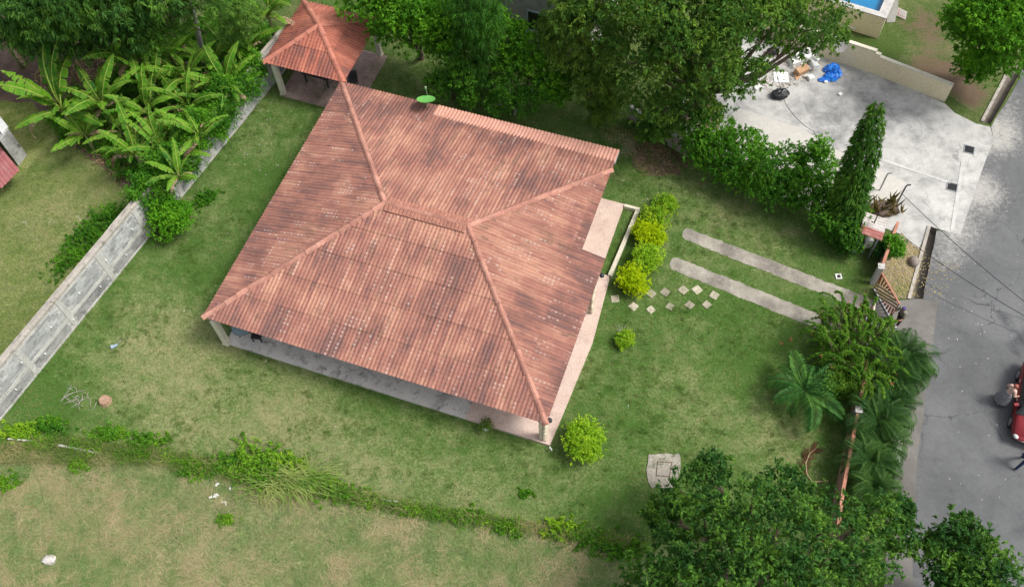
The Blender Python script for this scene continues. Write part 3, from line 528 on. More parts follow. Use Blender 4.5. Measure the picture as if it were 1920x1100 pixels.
# garden bed kerb in front of the terrace
kb = thing('garden_kerb', 'cream painted L-shaped kerb edging the narrow grass bed beside the terrace', 'kerb', hw(16.65, 14, 0), YAW)
mb = MB().box((.42, 0, .12), (.84, .16, .26)); part('kerb_stone', mb, M['cream'], kb, local=True)
part('kerb_stone', MB().beam((.75, -.08, .125), (.5, -4.42, .125), .2, .27), M['cream'], kb, local=True)

# ------------------------------------------------------------------ pavilion
pav = thing('pavilion', 'small square open pavilion with pyramid terracotta roof joined to the house corner', 'pavilion', hw(0, 0, 0), YAW)
PX0, PX1, PY0, PY1, PZ = -4.72, .2, 15.5, 20.62, 3.62
pcx, pcy = (PX0+PX1)/2, (PY0+PY1)/2; pr_ = PZ-HE; wx, wy = (PX1-PX0), (PY1-PY0)
slope(pav, (PX0, PY0, HE), (1, 0, 0), (0, wy/2, pr_), [(0, 0), (wx, 0), (wx/2, math.hypot(wy/2, pr_))], M['pav_ns'], lift=.1)
slope(pav, (PX1, PY1, HE), (-1, 0, 0), (0, -wy/2, pr_), [(0, 0), (wx, 0), (wx/2, math.hypot(wy/2, pr_))], M['pav_ns'], lift=.1)
slope(pav, (PX0, PY1, HE), (0, -1, 0), (wx/2, 0, pr_), [(0, 0), (wy, 0), (wy/2, math.hypot(wx/2, pr_))], M['pav_ew'], lift=.1)
slope(pav, (PX1, PY0, HE), (0, 1, 0), (-wx/2, 0, pr_), [(0, 0), (wy, 0), (wy/2, math.hypot(wx/2, pr_))], M['pav_ew'], lift=.1)
M['pcap'] = mottled('pavilion_cap', (.4, .14, .1), (.48, .2, .14), 1.2, (.26, .1, .08), 14, .8, .2, .15, stain=.5, obj=.12)
for cx_, cy2 in ((PX0, PY0), (PX1, PY0), (PX1, PY1), (PX0, PY1)): caps(pav, (pcx, pcy, PZ+.17), (cx_, cy2, HE+.17), .13, .09, M['pcap'], .8)
for x, y in ((-4.22, 15.72), (-.1, 20.25), (-4.2, 20.2), (-.1, 15.9)): post(pav, x, y, HE-.05, .27)
for x0, x1, y0, y1 in ((-4.5, 0, 15.66, 15.78), (-4.5, 0, 20.19, 20.31), (-4.28, -4.16, 15.8, 20.17), (-.16, -.04, 15.8, 20.17)): hbox('eave_beam', x0, x1, y0, y1, HE-.05, HE+.1, M['wood'], parent=pav)
fl = hbox('floor', -4.4, .38, 15.5, 20.3, -.1, .06, M['mortar'], parent=pav)
for i in range(12):
    for j in range(12): hbox('floor_tile', -4.39+i*.396, -4.39+i*.396+.388, 15.51+j*.398, 15.51+j*.398+.39, .06, .075, M['pavtile'], parent=fl)
tb = thing('picnic_table', 'dark wooden table standing in the shade under the pavilion roof', 'table', hw(-2.6, 17.2, .075), YAW)
part('tabletop', MB().box((0, 0, .74), (1.7, .8, .05)), M['dark'], tb, local=True)
for x in (-.7, .7):
    for y in (-.3, .3): part('leg', MB().box((x, y, .355), (.07, .07, .71)), M['dark'], tb, local=True)
for k, (x, y, rz, lab) in enumerate(((-.55, 17.5, .3, 'dark chair at the bright right edge of the pavilion floor'), (1.9, .75, .2, 'dark chair on the front veranda beside the blue round table'))):
    ch = thing('chair', lab, 'chair', hw(x, y, .15 if k else .075), YAW+rz, 'dark outdoor chairs under the roofs')
    part('seat', MB().box((0, 0, .43), (.5, .48, .05)), M['dark'], ch, local=True); part('backrest', MB().box((0, .23, .7), (.5, .05, .46), rx=-.15), M['dark'], ch, local=True)
    for sx in (-.21, .21):
        for sy in (-.2, .2): part('leg', MB().box((sx, sy, .2), (.045, .045, .4)), M['dark'], ch, local=True)
rtb = thing('round_table', 'pale blue-grey round table with dark rim on the front veranda', 'table', hw(1.15, .82, .15), YAW)
part('tabletop', MB().lathe((0, 0, .7), ((.5, 0), (.52, .02), (.5, .03)), 24), plain('table_blue', (.24, .32, .35), .35, .5), rtb, local=True)
part('rim', MB().tube([(.525*math.cos(a), .525*math.sin(a), .71) for a in np.linspace(0, 2*math.pi, 25)], .015, 5, False), M['dark'], rtb, local=True)
for a in (0, 2.1, 4.2): part('leg', MB().tube([(.1*math.cos(a), .1*math.sin(a), .69), (.36*math.cos(a), .36*math.sin(a), 0)], .02), M['dark'], rtb, local=True)
# satellite dish on the rear eave
def dish(label, base, h, r_, mat, armmat, face, arm=True):
    t = thing('satellite_dish', label, 'satellite dish', base); f = unit(face); a = unit(np.cross(f, (0, 0, 1))); b = np.cross(a, f); c = np.array(base)+(0, 0, h); mb = MB(); V = [c-f*r_*.18]; F = []
    for i in range(1, 5):
        for j in range(16):
            an = j*math.pi/8; q = i/4; V.append(c+a*r_*q*math.cos(an)+b*r_*1.1*q*math.sin(an)+f*r_*.18*(q*q-1))
    for j in range(16): F.append((0, 1+j, 1+(j+1) % 16))
    for i in range(3):
        for j in range(16): k = 1+i*16; F.append((k+j, k+16+j, k+16+(j+1) % 16, k+(j+1) % 16))
    n0 = len(V); V2 = [np.array(v)-f*.02 for v in V]; mb.add(V, F); mb.add(V2, [tuple(reversed(q)) for q in F]); part('dish', mb, mat, t, True)
    part('mast', MB().tube([np.array(base), c-f*r_*.2], .025), armmat, t)
    tip = c+f*r_*1.15-b*r_*.2; part('feed_arm', MB().tube([c-b*r_*1.05, tip], .018).box(tip, (.09, .09, .12)), armmat, t); return t
dish('lime green satellite dish on a mast at the rear eave of the house', hw(5.25, 15.2, HE+.1), .7, .5, plain('lime_paint', (.15, .42, .1), .6, .1), plain('lime_arm', (.25, .42, .2), .5), (.05, .45, .89))

# ------------------------------------------------------------------ foliage
def noise_dirs(n, q): d = q.normal(size=(n, 3)); return d/np.linalg.norm(d, axis=1, keepdims=True)
def leaf_quads(P, D, L, Wd, q, bend=.25):
    """one folded leaf per row: base P, direction D"""
    n = len(P); U = np.cross(D, q.normal(size=(n, 3))*.55+np.array([0, 0, 1.])); U /= np.linalg.norm(U, axis=1, keepdims=True)+1e-9
    Lr = L*q.uniform(.65, 1.2, (n, 1)); Wr = Wd*q.uniform(.75, 1.2, (n, 1)); nn = np.cross(D, U)
    nn *= np.sign(nn[:, 2:3]+1e-6)
    tip = P+D*Lr-np.array([0, 0, 1.])*Lr*bend; mid = P+D*Lr*.48
    out = np.empty((n, 4, 3)); out[:, 0] = P; out[:, 1] = mid+U*Wr*.5+nn*Wr*.12; out[:, 2] = tip; out[:, 3] = mid-U*Wr*.5+nn*Wr*.12
    return out.reshape(-1, 3)
def crown_leaves(lobes, dens, L, Wd, seed, droop=.2, per=9, clump=.34, spread=1., inner=.25, low=-.35, fuzz=.12, cden=1., rough=.15):
    """lobes: (x, y, z, rx, rz). Clumps sit over each lobe, tufts over each clump, leaves radiate from each tuft."""
    q = np.random.default_rng(seed); A = np.array([l[:3] for l in lobes]); out = []
    for x, y, z, r_, rz in lobes:
        nc = max(6, int(cden*6.5/(clump**2))); d = noise_dirs(nc*2, q); d = d[d[:, 2] > low][:nc]
        C = np.array([x, y, z])+d*np.array([r_, r_, rz])*(1-clump*.55)*q.uniform(.95-rough*1.15, .97+rough, (len(d), 1))
        cr = r_*clump*q.uniform(.6, 1.25, len(d))
        nt_ = max(3, int(dens*r_*r_*12.6/len(d)/per))
        dd = noise_dirs(nt_*len(C), q); cc = np.repeat(C, nt_, 0); rr = np.repeat(cr, nt_)[:, None]
        dd[:, 2] = np.abs(dd[:, 2])*q.choice([1, 1, 1, -1], len(dd))
        T = cc+dd*rr*q.uniform(.55, 1.1, (len(dd), 1))*np.array([1, 1, .8])+q.normal(0, fuzz*.5, (len(dd), 3))
        ni = int(len(T)*inner)
        if ni: di = noise_dirs(ni, q); T = np.concatenate([T, np.array([x, y, z])+di*np.array([r_, r_, rz])*q.uniform(.2, .75, (ni, 1))]); dd = np.concatenate([dd, di])
        keep = T[:, 2] > .05; T, dd = T[keep], dd[keep]
        B = np.repeat(T, per, 0); base = np.repeat(dd, per, 0); D = base*.7+q.normal(size=(len(B), 3))*.62*spread+np.array([0, 0, .25-droop*1.2]); D /= np.linalg.norm(D, axis=1, keepdims=True)+1e-9
        out.append(leaf_quads(B+q.normal(0, .03, B.shape), D, L, Wd, q, droop))
    return np.concatenate(out)
def limbs(base, lobes, r0, mb, seed, fork=.35):
    q = np.random.default_rng(seed); base = np.array(base, float); c = np.mean([l[:3] for l in lobes], 0); top = np.array([base[0]*.6+c[0]*.4, base[1]*.6+c[1]*.4, max(.3, c[2]*fork)])
    mb.tube([base-(0, 0, .1), base+(0, 0, .12), base*.5+top*.5+q.normal(0, .05, 3)*[1, 1, 0], top], [r0*1.5, r0*1.1, r0*.95, r0*.85], 8)
    for l in lobes:
        e = np.array(l[:3]); m = top*.5+e*.5+np.array([0, 0, -.12*np.linalg.norm(e-top)])+q.normal(0, .12, 3)*l[3]*.3
        mb.tube([top-(0, 0, .1), m, e], [r0*.6, r0*.38, r0*.14], 6)
        for k in range(3):
            d = noise_dirs(1, q)[0]; d[2] = abs(d[2])*.6; mb.tube([m*.4+e*.6, e+d*l[3]*.75*np.array([1, 1, l[4]/l[3]])], [r0*.2, r0*.05], 5)
def plant(name, label, cat, base, lobes, mat, dens, L, Wd, seed, r0=.12, group=None, bark='bark', crown='crown', trunk='trunk', **k):
    """lobes in pixels: (px, py, z, radius m[, flat])"""
    Lb_ = [(*G(l[0], l[1], l[2]), l[3], l[3]*(l[4] if len(l) > 4 else .85)) for l in lobes]
    if base is None: c = np.mean([l[:3] for l in Lb_], 0); b = np.array([c[0], c[1], 0])
    else: b = G(*base)
    t = thing(name, label, cat, b, group=group)
    link(crown, fast_mesh(crown, crown_leaves(Lb_, dens, L, Wd, seed, **k), 4, mat, b), t)
    mb = MB(); limbs(b, Lb_, r0, mb, seed); part(trunk, mb, M[bark], t, True); return t

TR = 'trees around the yards'
plant('mango_tree', 'large dense dark mango tree filling the top left corner', 'tree', (170, 40), [(30, 5, 5.5, 2.3), (110, 5, 6.5, 2.5), (205, 0, 6.5, 2.5), (310, -10, 6, 2.), (85, 72, 4.2, 1.6), (150, 72, 3.8, 1.7), (215, 75, 3.4, 1.5), (275, 60, 4.2, 1.4), (40, 60, 4, 1.3), (160, -60, 8.5, 3.), (290, -60, 7.5, 2.6), (20, -50, 6.5, 2.6)], LM['mango'], 100, .3, .075, 1, .28, TR, droop=.45, per=11, clump=.3)
plant('feathery_tree', 'pale feathery tree behind the banana plants at the top left', 'tree', (425, 75), [(425, 12, 6, 1.5), (465, 35, 5, 1.1), (400, -25, 6.5, 1.6), (440, 60, 4, .8), (340, 40, 4.6, .9)], LM['feather'], 120, .22, .04, 2, .14, TR, droop=.3, per=12, clump=.35)
st_ = thing('dead_tree', 'bare pale grey trunk rising between the banana leaves at the top left', 'dead tree', G(384, 130)); b = G(384, 130); b3 = G(374, 72, 2.2); mb = MB().tube([b-(0, 0, .1), G(378, 100, 1.1), b3, G(366, 36, 3.6), G(358, 4, 4.9)], [.2, .17, .15, .13, .08], 8); part('trunk', mb, M['palebark'], st_, True)
plant('glossy_tree', 'glossy bright green tree right of the pavilion roof', 'tree', (790, 110), [(690, 0, 4.5, 1.7), (745, 15, 5.2, 1.9), (800, 25, 5.2, 2.), (845, 55, 4.5, 1.6), (790, 70, 3.4, 1.5), (725, 55, 3.4, 1.1), (760, -40, 6, 2.2)], LM['glossy'], 85, .2, .1, 3, .16, TR, droop=.2, per=8)
plant('young_tree', 'loose mid-green young tree between glossy tree and rear eave', 'tree', (850, 185), [(840, 110, 3., 1.2), (870, 145, 2.2, 1.), (825, 160, 1.4, .85), (880, 180, 1.1, .7), (835, 85, 3.6, .9)], LM['mid'], 85, .17, .08, 4, .08, TR, clump=.36)
plant('drooping_tree', 'dark drooping tree standing between two brighter green trees at the top', 'tree', (900, 150), [(890, 0, 7.5, 1.5, 1.3), (895, 50, 5.5, 1.45, 1.3), (885, 95, 3.6, 1.2, 1.2), (905, 130, 2.2, 1.)], LM['deep'], 120, .3, .045, 5, .13, TR, droop=.7, per=10, clump=.36)
plant('broadleaf_tree', 'bright broadleaf tree below the grey house window', 'tree', (990, 160), [(960, 70, 3.6, 1.1), (1000, 95, 3.8, 1.3), (960, 120, 2.8, 1.1), (1030, 135, 2.8, 1.2), (925, 40, 4, .9), (1050, 170, 1.8, 1.)], LM['glossy'], 85, .2, .11, 6, .1, TR)
plant('sparse_tree', 'sparse young tree with thin grey stems just behind the rear eave', 'tree', (965, 215), [(955, 165, 2.2, 1.), (985, 195, 1.4, .9), (935, 195, 1.2, .8), (1010, 170, 2., .8)], LM['mid'], 45, .15, .07, 7, .06, TR, 'palebark', inner=.1)
plant('olive_tree', 'olive green tree with narrow leaves beside the grey house window', 'tree', (1105, 190), [(1085, 25, 7, 1.7), (1110, 70, 6, 1.8), (1065, 100, 4.5, 1.3), (1130, 125, 4.2, 1.6), (1095, 160, 2.8, 1.3), (1150, 170, 2.6, 1.2), (1090, -25, 7.5, 1.8), (1130, 205, 1.2, .9), (1035, 55, 5, .9)], LM['olive'], 95, .25, .06, 8, .16, TR, droop=.45, per=10)
plant('large_tree', 'largest dark green tree spreading over the rear boundary and trash heap', 'tree', (1310, 215), [(1190, 20, 8.5, 2.4), (1270, 20, 9.5, 2.7), (1360, 20, 9.5, 2.7), (1215, 90, 7, 2.2), (1300, 90, 8, 2.5), (1385, 90, 7.5, 2.), (1245, 150, 5.2, 1.9), (1330, 150, 5.8, 1.8), (1395, 140, 5, 1.1), (1235, 205, 3.4, 1.5), (1310, 200, 3.6, 1.2), (1460, 40, 8, 1.7), (1520, 30, 8, 1.9), (1495, 85, 5.5, 1.2), (1550, 60, 6, 1.2), (1240, -40, 9.5, 2.8), (1350, -50, 10, 2.8), (1440, -20, 9, 2.2), (1230, 245, 1.8, .9)], LM['big'], 72, .19, .08, 9, .34, TR, droop=.3, per=10, clump=.27, inner=.08, cden=.6, rough=.24)
plant('bright_tree', 'round bright green tree at the top right beside the road', 'tree', (1850, 130), [(1825, 20, 5, 1.7), (1870, 40, 6, 2.), (1905, 80, 5, 1.7), (1835, 85, 3.6, 1.6), (1870, 115, 2.8, 1.4), (1825, 125, 1.8, 1.), (1890, 0, 6.5, 2.), (1940, 30, 6, 2.), (1795, 45, 3.5, 1.)], LM['glossy'], 85, .2, .095, 10, .2, TR)
plant('front_tree', 'wide dark green tree over the front fence at the bottom right', 'tree', (1450, 1090), [(1290, 925, 3.4, 1.05), (1333, 880, 3.6, .75), (1398, 955, 5.4, 1.45), (1478, 922, 4.8, 1.05), (1560, 988, 5.4, 1.45), (1645, 975, 4.4, 1.), (1685, 1008, 4., .8), (1300, 990, 4.4, 1.45), (1262, 1060, 4.2, 1.4), (1350, 1045, 6.2, 1.8), (1450, 1020, 6.8, 1.9), (1550, 1060, 6.4, 1.8), (1620, 1075, 5.2, 1.3), (1212, 1095, 3, 1.1), (1420, 1120, 7, 2.1), (1320, 1130, 6, 1.9), (1540, 1140, 6.5, 1.9), (1243, 962, 2.4, .7), (1688, 952, 2.6, .5)], LM['blue'], 62, .21, .08, 11, .3, TR, droop=.3, per=9, clump=.25, inner=.07, cden=.5, rough=.24)
plant('road_tree', 'smaller rounded tree overhanging the asphalt at the bottom right', 'tree', (1800, 1120), [(1795, 1000, 4.2, .95), (1775, 1050, 4.2, 1.1), (1830, 1045, 4.4, 1.2), (1860, 1085, 4.2, 1.1), (1785, 1105, 4, .9), (1830, 1115, 4.6, 1.2), (1752, 1022, 3.4, .4)], LM['blue'], 70, .21, .08, 12, .14, TR, clump=.34)
HG = 'hedge bushes beside the concrete yard'
hl = [((1246, 235), [(1246, 225, 2, 1.), (1225, 255, .9, .7)], 'dark bush at the left end of the hedge under the largest tree', 'big'), ((1325, 300), [(1335, 245, 2.4, 1.1), (1315, 285, 1.2, .9), (1345, 290, 1.4, .9)], 'tall leafy bush in the hedge below the tan patio', 'hedge'), ((1395, 345), [(1390, 290, 2., 1.1), (1410, 330, 1.2, 1.), (1375, 330, 1., .8)], 'rounded hedge bush second along from the patio', 'hedge'),
      ((1460, 370), [(1460, 320, 2., 1.15), (1480, 355, 1.2, .9), (1440, 355, 1.1, .9)], 'broad hedge bush in the middle of the row', 'mid'), ((1525, 385), [(1540, 285, 3.2, .5), (1530, 320, 2.2, .95), (1520, 365, 1.2, 1.)], 'hedge bush with pale upright shoot beside the column tree', 'hedge'), ((1580, 435), [(1565, 395, 1.6, 1.), (1600, 430, 1.2, .9), (1555, 425, .9, .7)], 'dark low bush at the foot of the column tree', 'mid'), ((1620, 460), [(1592, 425, 1.6, .6), (1597, 462, .7, .5)], 'dark bush touching the little roofed shelter', 'deep')]
for i, (b, lo, lab, m) in enumerate(hl): plant('hedge_bush', lab, 'bush', b, [(l[0]-4, l[1]-4, l[2]*1.05, l[3]*1.28) for l in lo], LM[m], 150, .16, .075, 20+i, .05, HG, crown='foliage', trunk='stem', per=8, clump=.36)
# column tree
b = G(1570, 446); ctop = G(1647, 196, 8.2); t = thing('column_tree', 'tall narrow column tree tapering to a bright green tip', 'tree', b, group=TR); q = np.random.default_rng(31); n = 3400
h_ = np.sqrt(q.uniform(.0, 1, n)); z = 8.3*(1-h_**1.25*.97); ra = q.choice([1., 1., .55], n)*np.interp(z, (0, .5, 2, 5, 7.3, 8.3), (.5, .72, .8, .66, .42, .16))*q.uniform(.7, 1.2, n); an = q.uniform(0, 6.283, n)
ax = b+(ctop-b)*(z/8.2)[:, None]; T = np.stack([ax[:, 0]+ra*np.cos(an), ax[:, 1]+ra*np.sin(an), z], 1); dd = np.stack([np.cos(an), np.sin(an), np.full(n, -.5)], 1)
B = np.repeat(T, 8, 0); D = np.repeat(dd, 8, 0)*.7+q.normal(size=(n*8, 3))*.45+(0, 0, -.35); D /= np.linalg.norm(D, axis=1, keepdims=True)
link('crown', fast_mesh('crown', leaf_quads(B, D, .22, .05, q, .4), 4, LM['column'], b), t)
part('trunk', MB().tube([b-(0, 0, .1), b+(ctop-b)*.4, ctop], [.14, .1, .03], 7), M['bark'], t, True)
# bushes and shrubs with labels of their own
def bush(name, label, px, py, r_, mat, L=.12, Wd=.06, dens=170, seed=0, group=None, z=None, flat=.8, **k):
    z = r_*flat*.75 if z is None else z; c = G(px, py, z); q = np.random.default_rng(seed+500)
    Lb_ = [(*c, r_*.8, r_*flat*.85)]+[(*(c+np.array([math.cos(a), math.sin(a), 0])*r_*.42+np.array([0, 0, q.uniform(-.1, .15)*r_])), r_*q.uniform(.5, .62), r_*flat*.55) for a in q.uniform(0, 6.28, 4)]
    b = np.array([c[0], c[1], 0]); t = thing(name, label, 'shrub' if 'shrub' in name else 'bush', b, group=group)
    link('foliage', fast_mesh('foliage', crown_leaves(Lb_, dens, L, Wd, seed, **{**dict(per=7, clump=.4, inner=.4), **k}), 4, mat, b), t)
    mb = MB(); 
    for a in q.uniform(0, 6.28, 5): mb.tube([b-(0, 0, .05), b+np.array([math.cos(a)*r_*.2, math.sin(a)*r_*.2, z*.6]), b+np.array([math.cos(a)*r_*.5, math.sin(a)*r_*.5, z*1.2])], [.03, .02, .008], 5)
    part('stem', mb, M['bark'], t, kind='stuff'); return t
bush('round_bush', 'rounded bright green bush at the end of the block wall', 312, 412, 1.45, LM['round'], .14, .07, 190, 40, flat=.95)
bush('round_shrub', 'lime green ball-shaped shrub off the front corner of the house', 1100, 826, 1.08, LM['lime'], .1, .05, 330, 41, flat=.9, clump=.3, fuzz=.16, rough=.2)
YS = 'shrub row between the terrace and the wheel tracks'
for i, (x, y, r_, m, lab) in enumerate(((1243, 384, .6, 'ygreen', 'smallest yellow-green shrub at the far end of the shrub row'), (1231, 408, .78, 'ygreen', 'yellow-green shrub second from the far end of the shrub row'), (1219, 443, .9, 'yellow', 'yellow shrub in the middle of the shrub row'), (1208, 485, .88, 'lime', 'green shrub between two yellow ones in the shrub row'), (1191, 527, .86, 'yellow', 'brightest and largest yellow shrub at the near end of the row'))):
    bush('hedge_shrub', lab, x, y, r_, LM[m], .1, .05, 300, 42+i, YS, flat=.9, clump=.36, fuzz=.2, rough=.3)
bush('small_shrub', 'small yellow-green shrub alone on the lawn beside the house', 1173, 637, .5, LM['ygreen'], .1, .05, 230, 48, flat=.7)
tmb = MB()
for a in np.linspace(0, 6, 9): tmb.tube([G(1166, 622), G(1166, 622)+np.array([math.cos(a)*.3, math.sin(a)*.3, .35])], [.012, .004], 4)
single('dry_sprig', tmb, M['palebark'], 'dry leafless sprig behind the small lone shrub', 'plant', G(1166, 622))
WG = 'weed clumps along the field boundary'
wl_ = [(40, 812, .75, 'straggly weed clump nearest the left edge'), (95, 800, .7, 'dark green weed clump below the block wall'), (205, 815, .6, 'yellow-green weed clump left of the fallen pole'), (272, 832, .85, 'bright green bushy weed right of the fallen pole'), (365, 882, .6, 'low weed tuft left of the largest weed clump'), (432, 872, .8, 'weed clump on the left shoulder of the largest one'), (488, 872, 1.35, 'largest leafy weed clump on the field boundary'), (540, 880, .85, 'weed clump behind the long arching grass'), (612, 918, .8, 'fresh green weed clump right of the long grass'), (655, 928, .55, 'small weed clump left of the white pipe'), (693, 938, .45, 'tiny weed tuft just left of the white pipe'), (768, 957, .3, 'tiny yellow-green weed tuft right of the white pipe'), (880, 968, .5, 'weed tuft on the boundary below the front slab'), (955, 988, .6, 'weed clump on the boundary below the round shrub'), (1045, 992, .75, 'weed clump at the start of the shaded boundary'), (1105, 1012, .7, 'weed clump close to the left side of the front tree'), (1160, 1030, .8, 'shaded weed clump under the front tree edge'), (150, 870, .5, 'isolated weed tuft in the field below the fallen pole'), (425, 975, .35, 'single bright weed tuft out in the mown field'), (8, 905, .6, 'weed tuft in the field at the left edge'), (985, 925, .22, 'tiny dark weed in the lawn below the house corner')]
bdir = unit(G(900, 980)-G(300, 850))
CG = 'creepers behind the block wall'
wl_ += [(196, 412, 1., 'green creeper behind the wall nearest the white rail'), (172, 447, 1.05, 'green creeper in the middle of the strip behind the block wall'), (135, 490, .85, 'green creeper clump lowest along the block wall'), (385, 375, .6, 'low dark weeds beside the round bush at the wall end')]
for i, (x, y, r_, lab) in enumerate(wl_):
    q = np.random.default_rng(700+i); c = G(x, y); big_ = r_ > 1; t = thing('weed_bush', lab, 'weeds', c, group=WG if i < 21 else CG if i < 24 else None); hgt_ = min(1.1, r_*.75); ns = int(70*r_+30)*(2 if big_ else 1); P0 = c+np.stack([q.normal(0, r_*.5, ns), q.normal(0, r_*.3, ns), np.zeros(ns)], 1); dv = bdir if i < 21 else unit(G(235, 385)-G(115, 510)); P0 = P0+np.outer((P0-c) @ dv, dv)*(.35 if i < 21 else .9)
    Bp, Dp = [], []; sm = MB()
    for p in P0:
        d = unit(np.array([*(q.normal(0, .5, 2)+(p-c)[:2]*.35/r_), 1.])); L = hgt_*q.uniform(.25, 1.)*math.exp(-np.sum((p-c)**2)/(r_*r_*1.3)); sm.tube([p, p+d*L], [.008, .003], 3)
        for k in range(5): Bp.append(p+d*L*(.35+.16*k)); Dp.append(d)
    Bp = np.repeat(np.array(Bp), 5, 0); Dp = np.repeat(np.array(Dp), 5, 0)*.4+q.normal(size=Bp.shape)*.6; Dp /= np.linalg.norm(Dp, axis=1, keepdims=True)
    mt_ = LM['hedge'] if i in (1, 5, 15, 16, 20, 21, 22, 23, 24) else LM['weed' if i % 7 else 'ygreen']
    link('foliage', fast_mesh('foliage', leaf_quads(Bp, Dp, .15, .06, q, .2), 4, mt_, c), t); part('stem', sm, M['stem'], t, kind='stuff')
bush('wall_bush', 'green shrub hiding the top of the fence by the roofed shelter', 1680, 462, .6, LM['hedge'], .13, .06, 150, 96, z=1.2, flat=1.1)
bush('fern_bush', 'dark leafy bush beside the pale post of the roofed shelter', 1655, 462, .5, LM['blue'], .16, .08, 150, 97, z=.7)
# undergrowth among the bananas
def scatter_poly(poly, n, q):
    A = np.array([p[:2] for p in poly]); lo, hi = A.min(0), A.max(0); out = np.zeros((0, 2))
    while len(out) < n: P = q.uniform(lo, hi, (n*2, 2)); out = np.concatenate([out, P[inside(P, poly)]])
    return out[:n]
q = np.random.default_rng(99)
up_ = PG((225, 345), (330, 345), (375, 300), (470, 190), (485, 120), (520, 60), (440, 20), (330, 60), (240, 130), (150, 180), (95, 235), (110, 262), (200, 300))
P2_ = scatter_poly(up_, 8500, q); cl = .5+.5*np.sin(P2_[:, 0]*1.9+np.sin(P2_[:, 1]*1.3)*2)*np.sin(P2_[:, 1]*1.7); k = q.uniform(0, 1, len(P2_)) < .25+.75*cl; P2_ = P2_[k]; cl = cl[k]
T = np.concatenate([P2_, (q.uniform(.05, 1, len(P2_))*(.4+1.2*cl))[:, None]], 1); B = np.repeat(T, 9, 0); D = q.normal(size=B.shape)+(0, 0, .4); D /= np.linalg.norm(D, axis=1, keepdims=True)
link('undergrowth', fast_mesh('undergrowth', leaf_quads(B+q.normal(0, .08, B.shape), D, .18, .08, q), 4, LM['hedge']), kind='stuff')
P3 = scatter_poly(PG((230, 345), (380, 300), (490, 170), (500, 60), (300, 60), (60, 140), (120, 260)), 5000, q)
def flat_bits(P, q, L, Wd, z0=.01, z1=.06, ang=None, tilt=.15):
    n = len(P); a = q.uniform(0, 6.283, n) if ang is None else ang; Lr = L*q.uniform(.5, 1.3, n); d = np.stack([np.cos(a), np.sin(a), q.normal(0, tilt, n)], 1); s_ = np.stack([-np.sin(a), np.cos(a), q.normal(0, .3, n)], 1)*Wd*q.uniform(.6, 1.3, (n, 1))*.5
    c = np.concatenate([P, q.uniform(z0, z1, n)[:, None]], 1); h = d*Lr[:, None]*.5; c[:, 2] += np.abs(h[:, 2])
    return np.stack([c-h-s_*.5, c-h+s_*.5, c+h+s_*.3, c+h-s_*.3], 1).reshape(-1, 3)
link('leaf_litter', fast_mesh('leaf_litter', np.concatenate([flat_bits(P3, q, .4, .1, .01, .2), flat_bits(scatter_poly(PG((1185, 255), (1260, 280), (1310, 300), (1260, 330), (1200, 330), (1180, 290)), 900, q), q, .14, .05, .01, .04), flat_bits(scatter_poly(PG((1100, 215), (1290, 285), (1250, 300), (1140, 265)), 500, q), q, .14, .05, .01, .04)]), 4, M['litter']), kind='stuff')
link('fallen_leaves', fast_mesh('fallen_leaves', np.concatenate([flat_bits(scatter_poly(PG((1680, 450), (1735, 470), (1712, 555), (1650, 555)), 800, q), q, .1, .06, .018, .04), flat_bits(scatter_poly(PG((1720, 470), (1800, 500), (1770, 560), (1710, 555)), 160, q), q, .09, .06, .012, .02)]), 4, M['yleaf']), kind='stuff')

A_, B_ = G(-40, 837), G(500, 174); dw_ = unit(B_-A_); nw_ = np.array([dw_[1], -dw_[0], 0]); n = 4200; q = np.random.default_rng(123)
s_ = q.uniform(13.6, 24.5, n); of = q.normal(-.25, .36, n); T = A_+np.outer(s_, dw_)+np.outer(of, nw_); T[:, 2] = np.where(of > .02, q.uniform(1.1, 2.7, n), q.uniform(2.2, 3.0, n))+.3*np.sin(s_*2.1)+.2*np.sin(s_*5.3)
B = np.repeat(T, 9, 0); D = q.normal(size=B.shape)+(0, 0, .3); D /= np.linalg.norm(D, axis=1, keepdims=True)
link('wall_vines', fast_mesh('wall_vines', leaf_quads(B+q.normal(0, .1, B.shape), D, .17, .08, q), 4, LM['hedge']), kind='stuff')

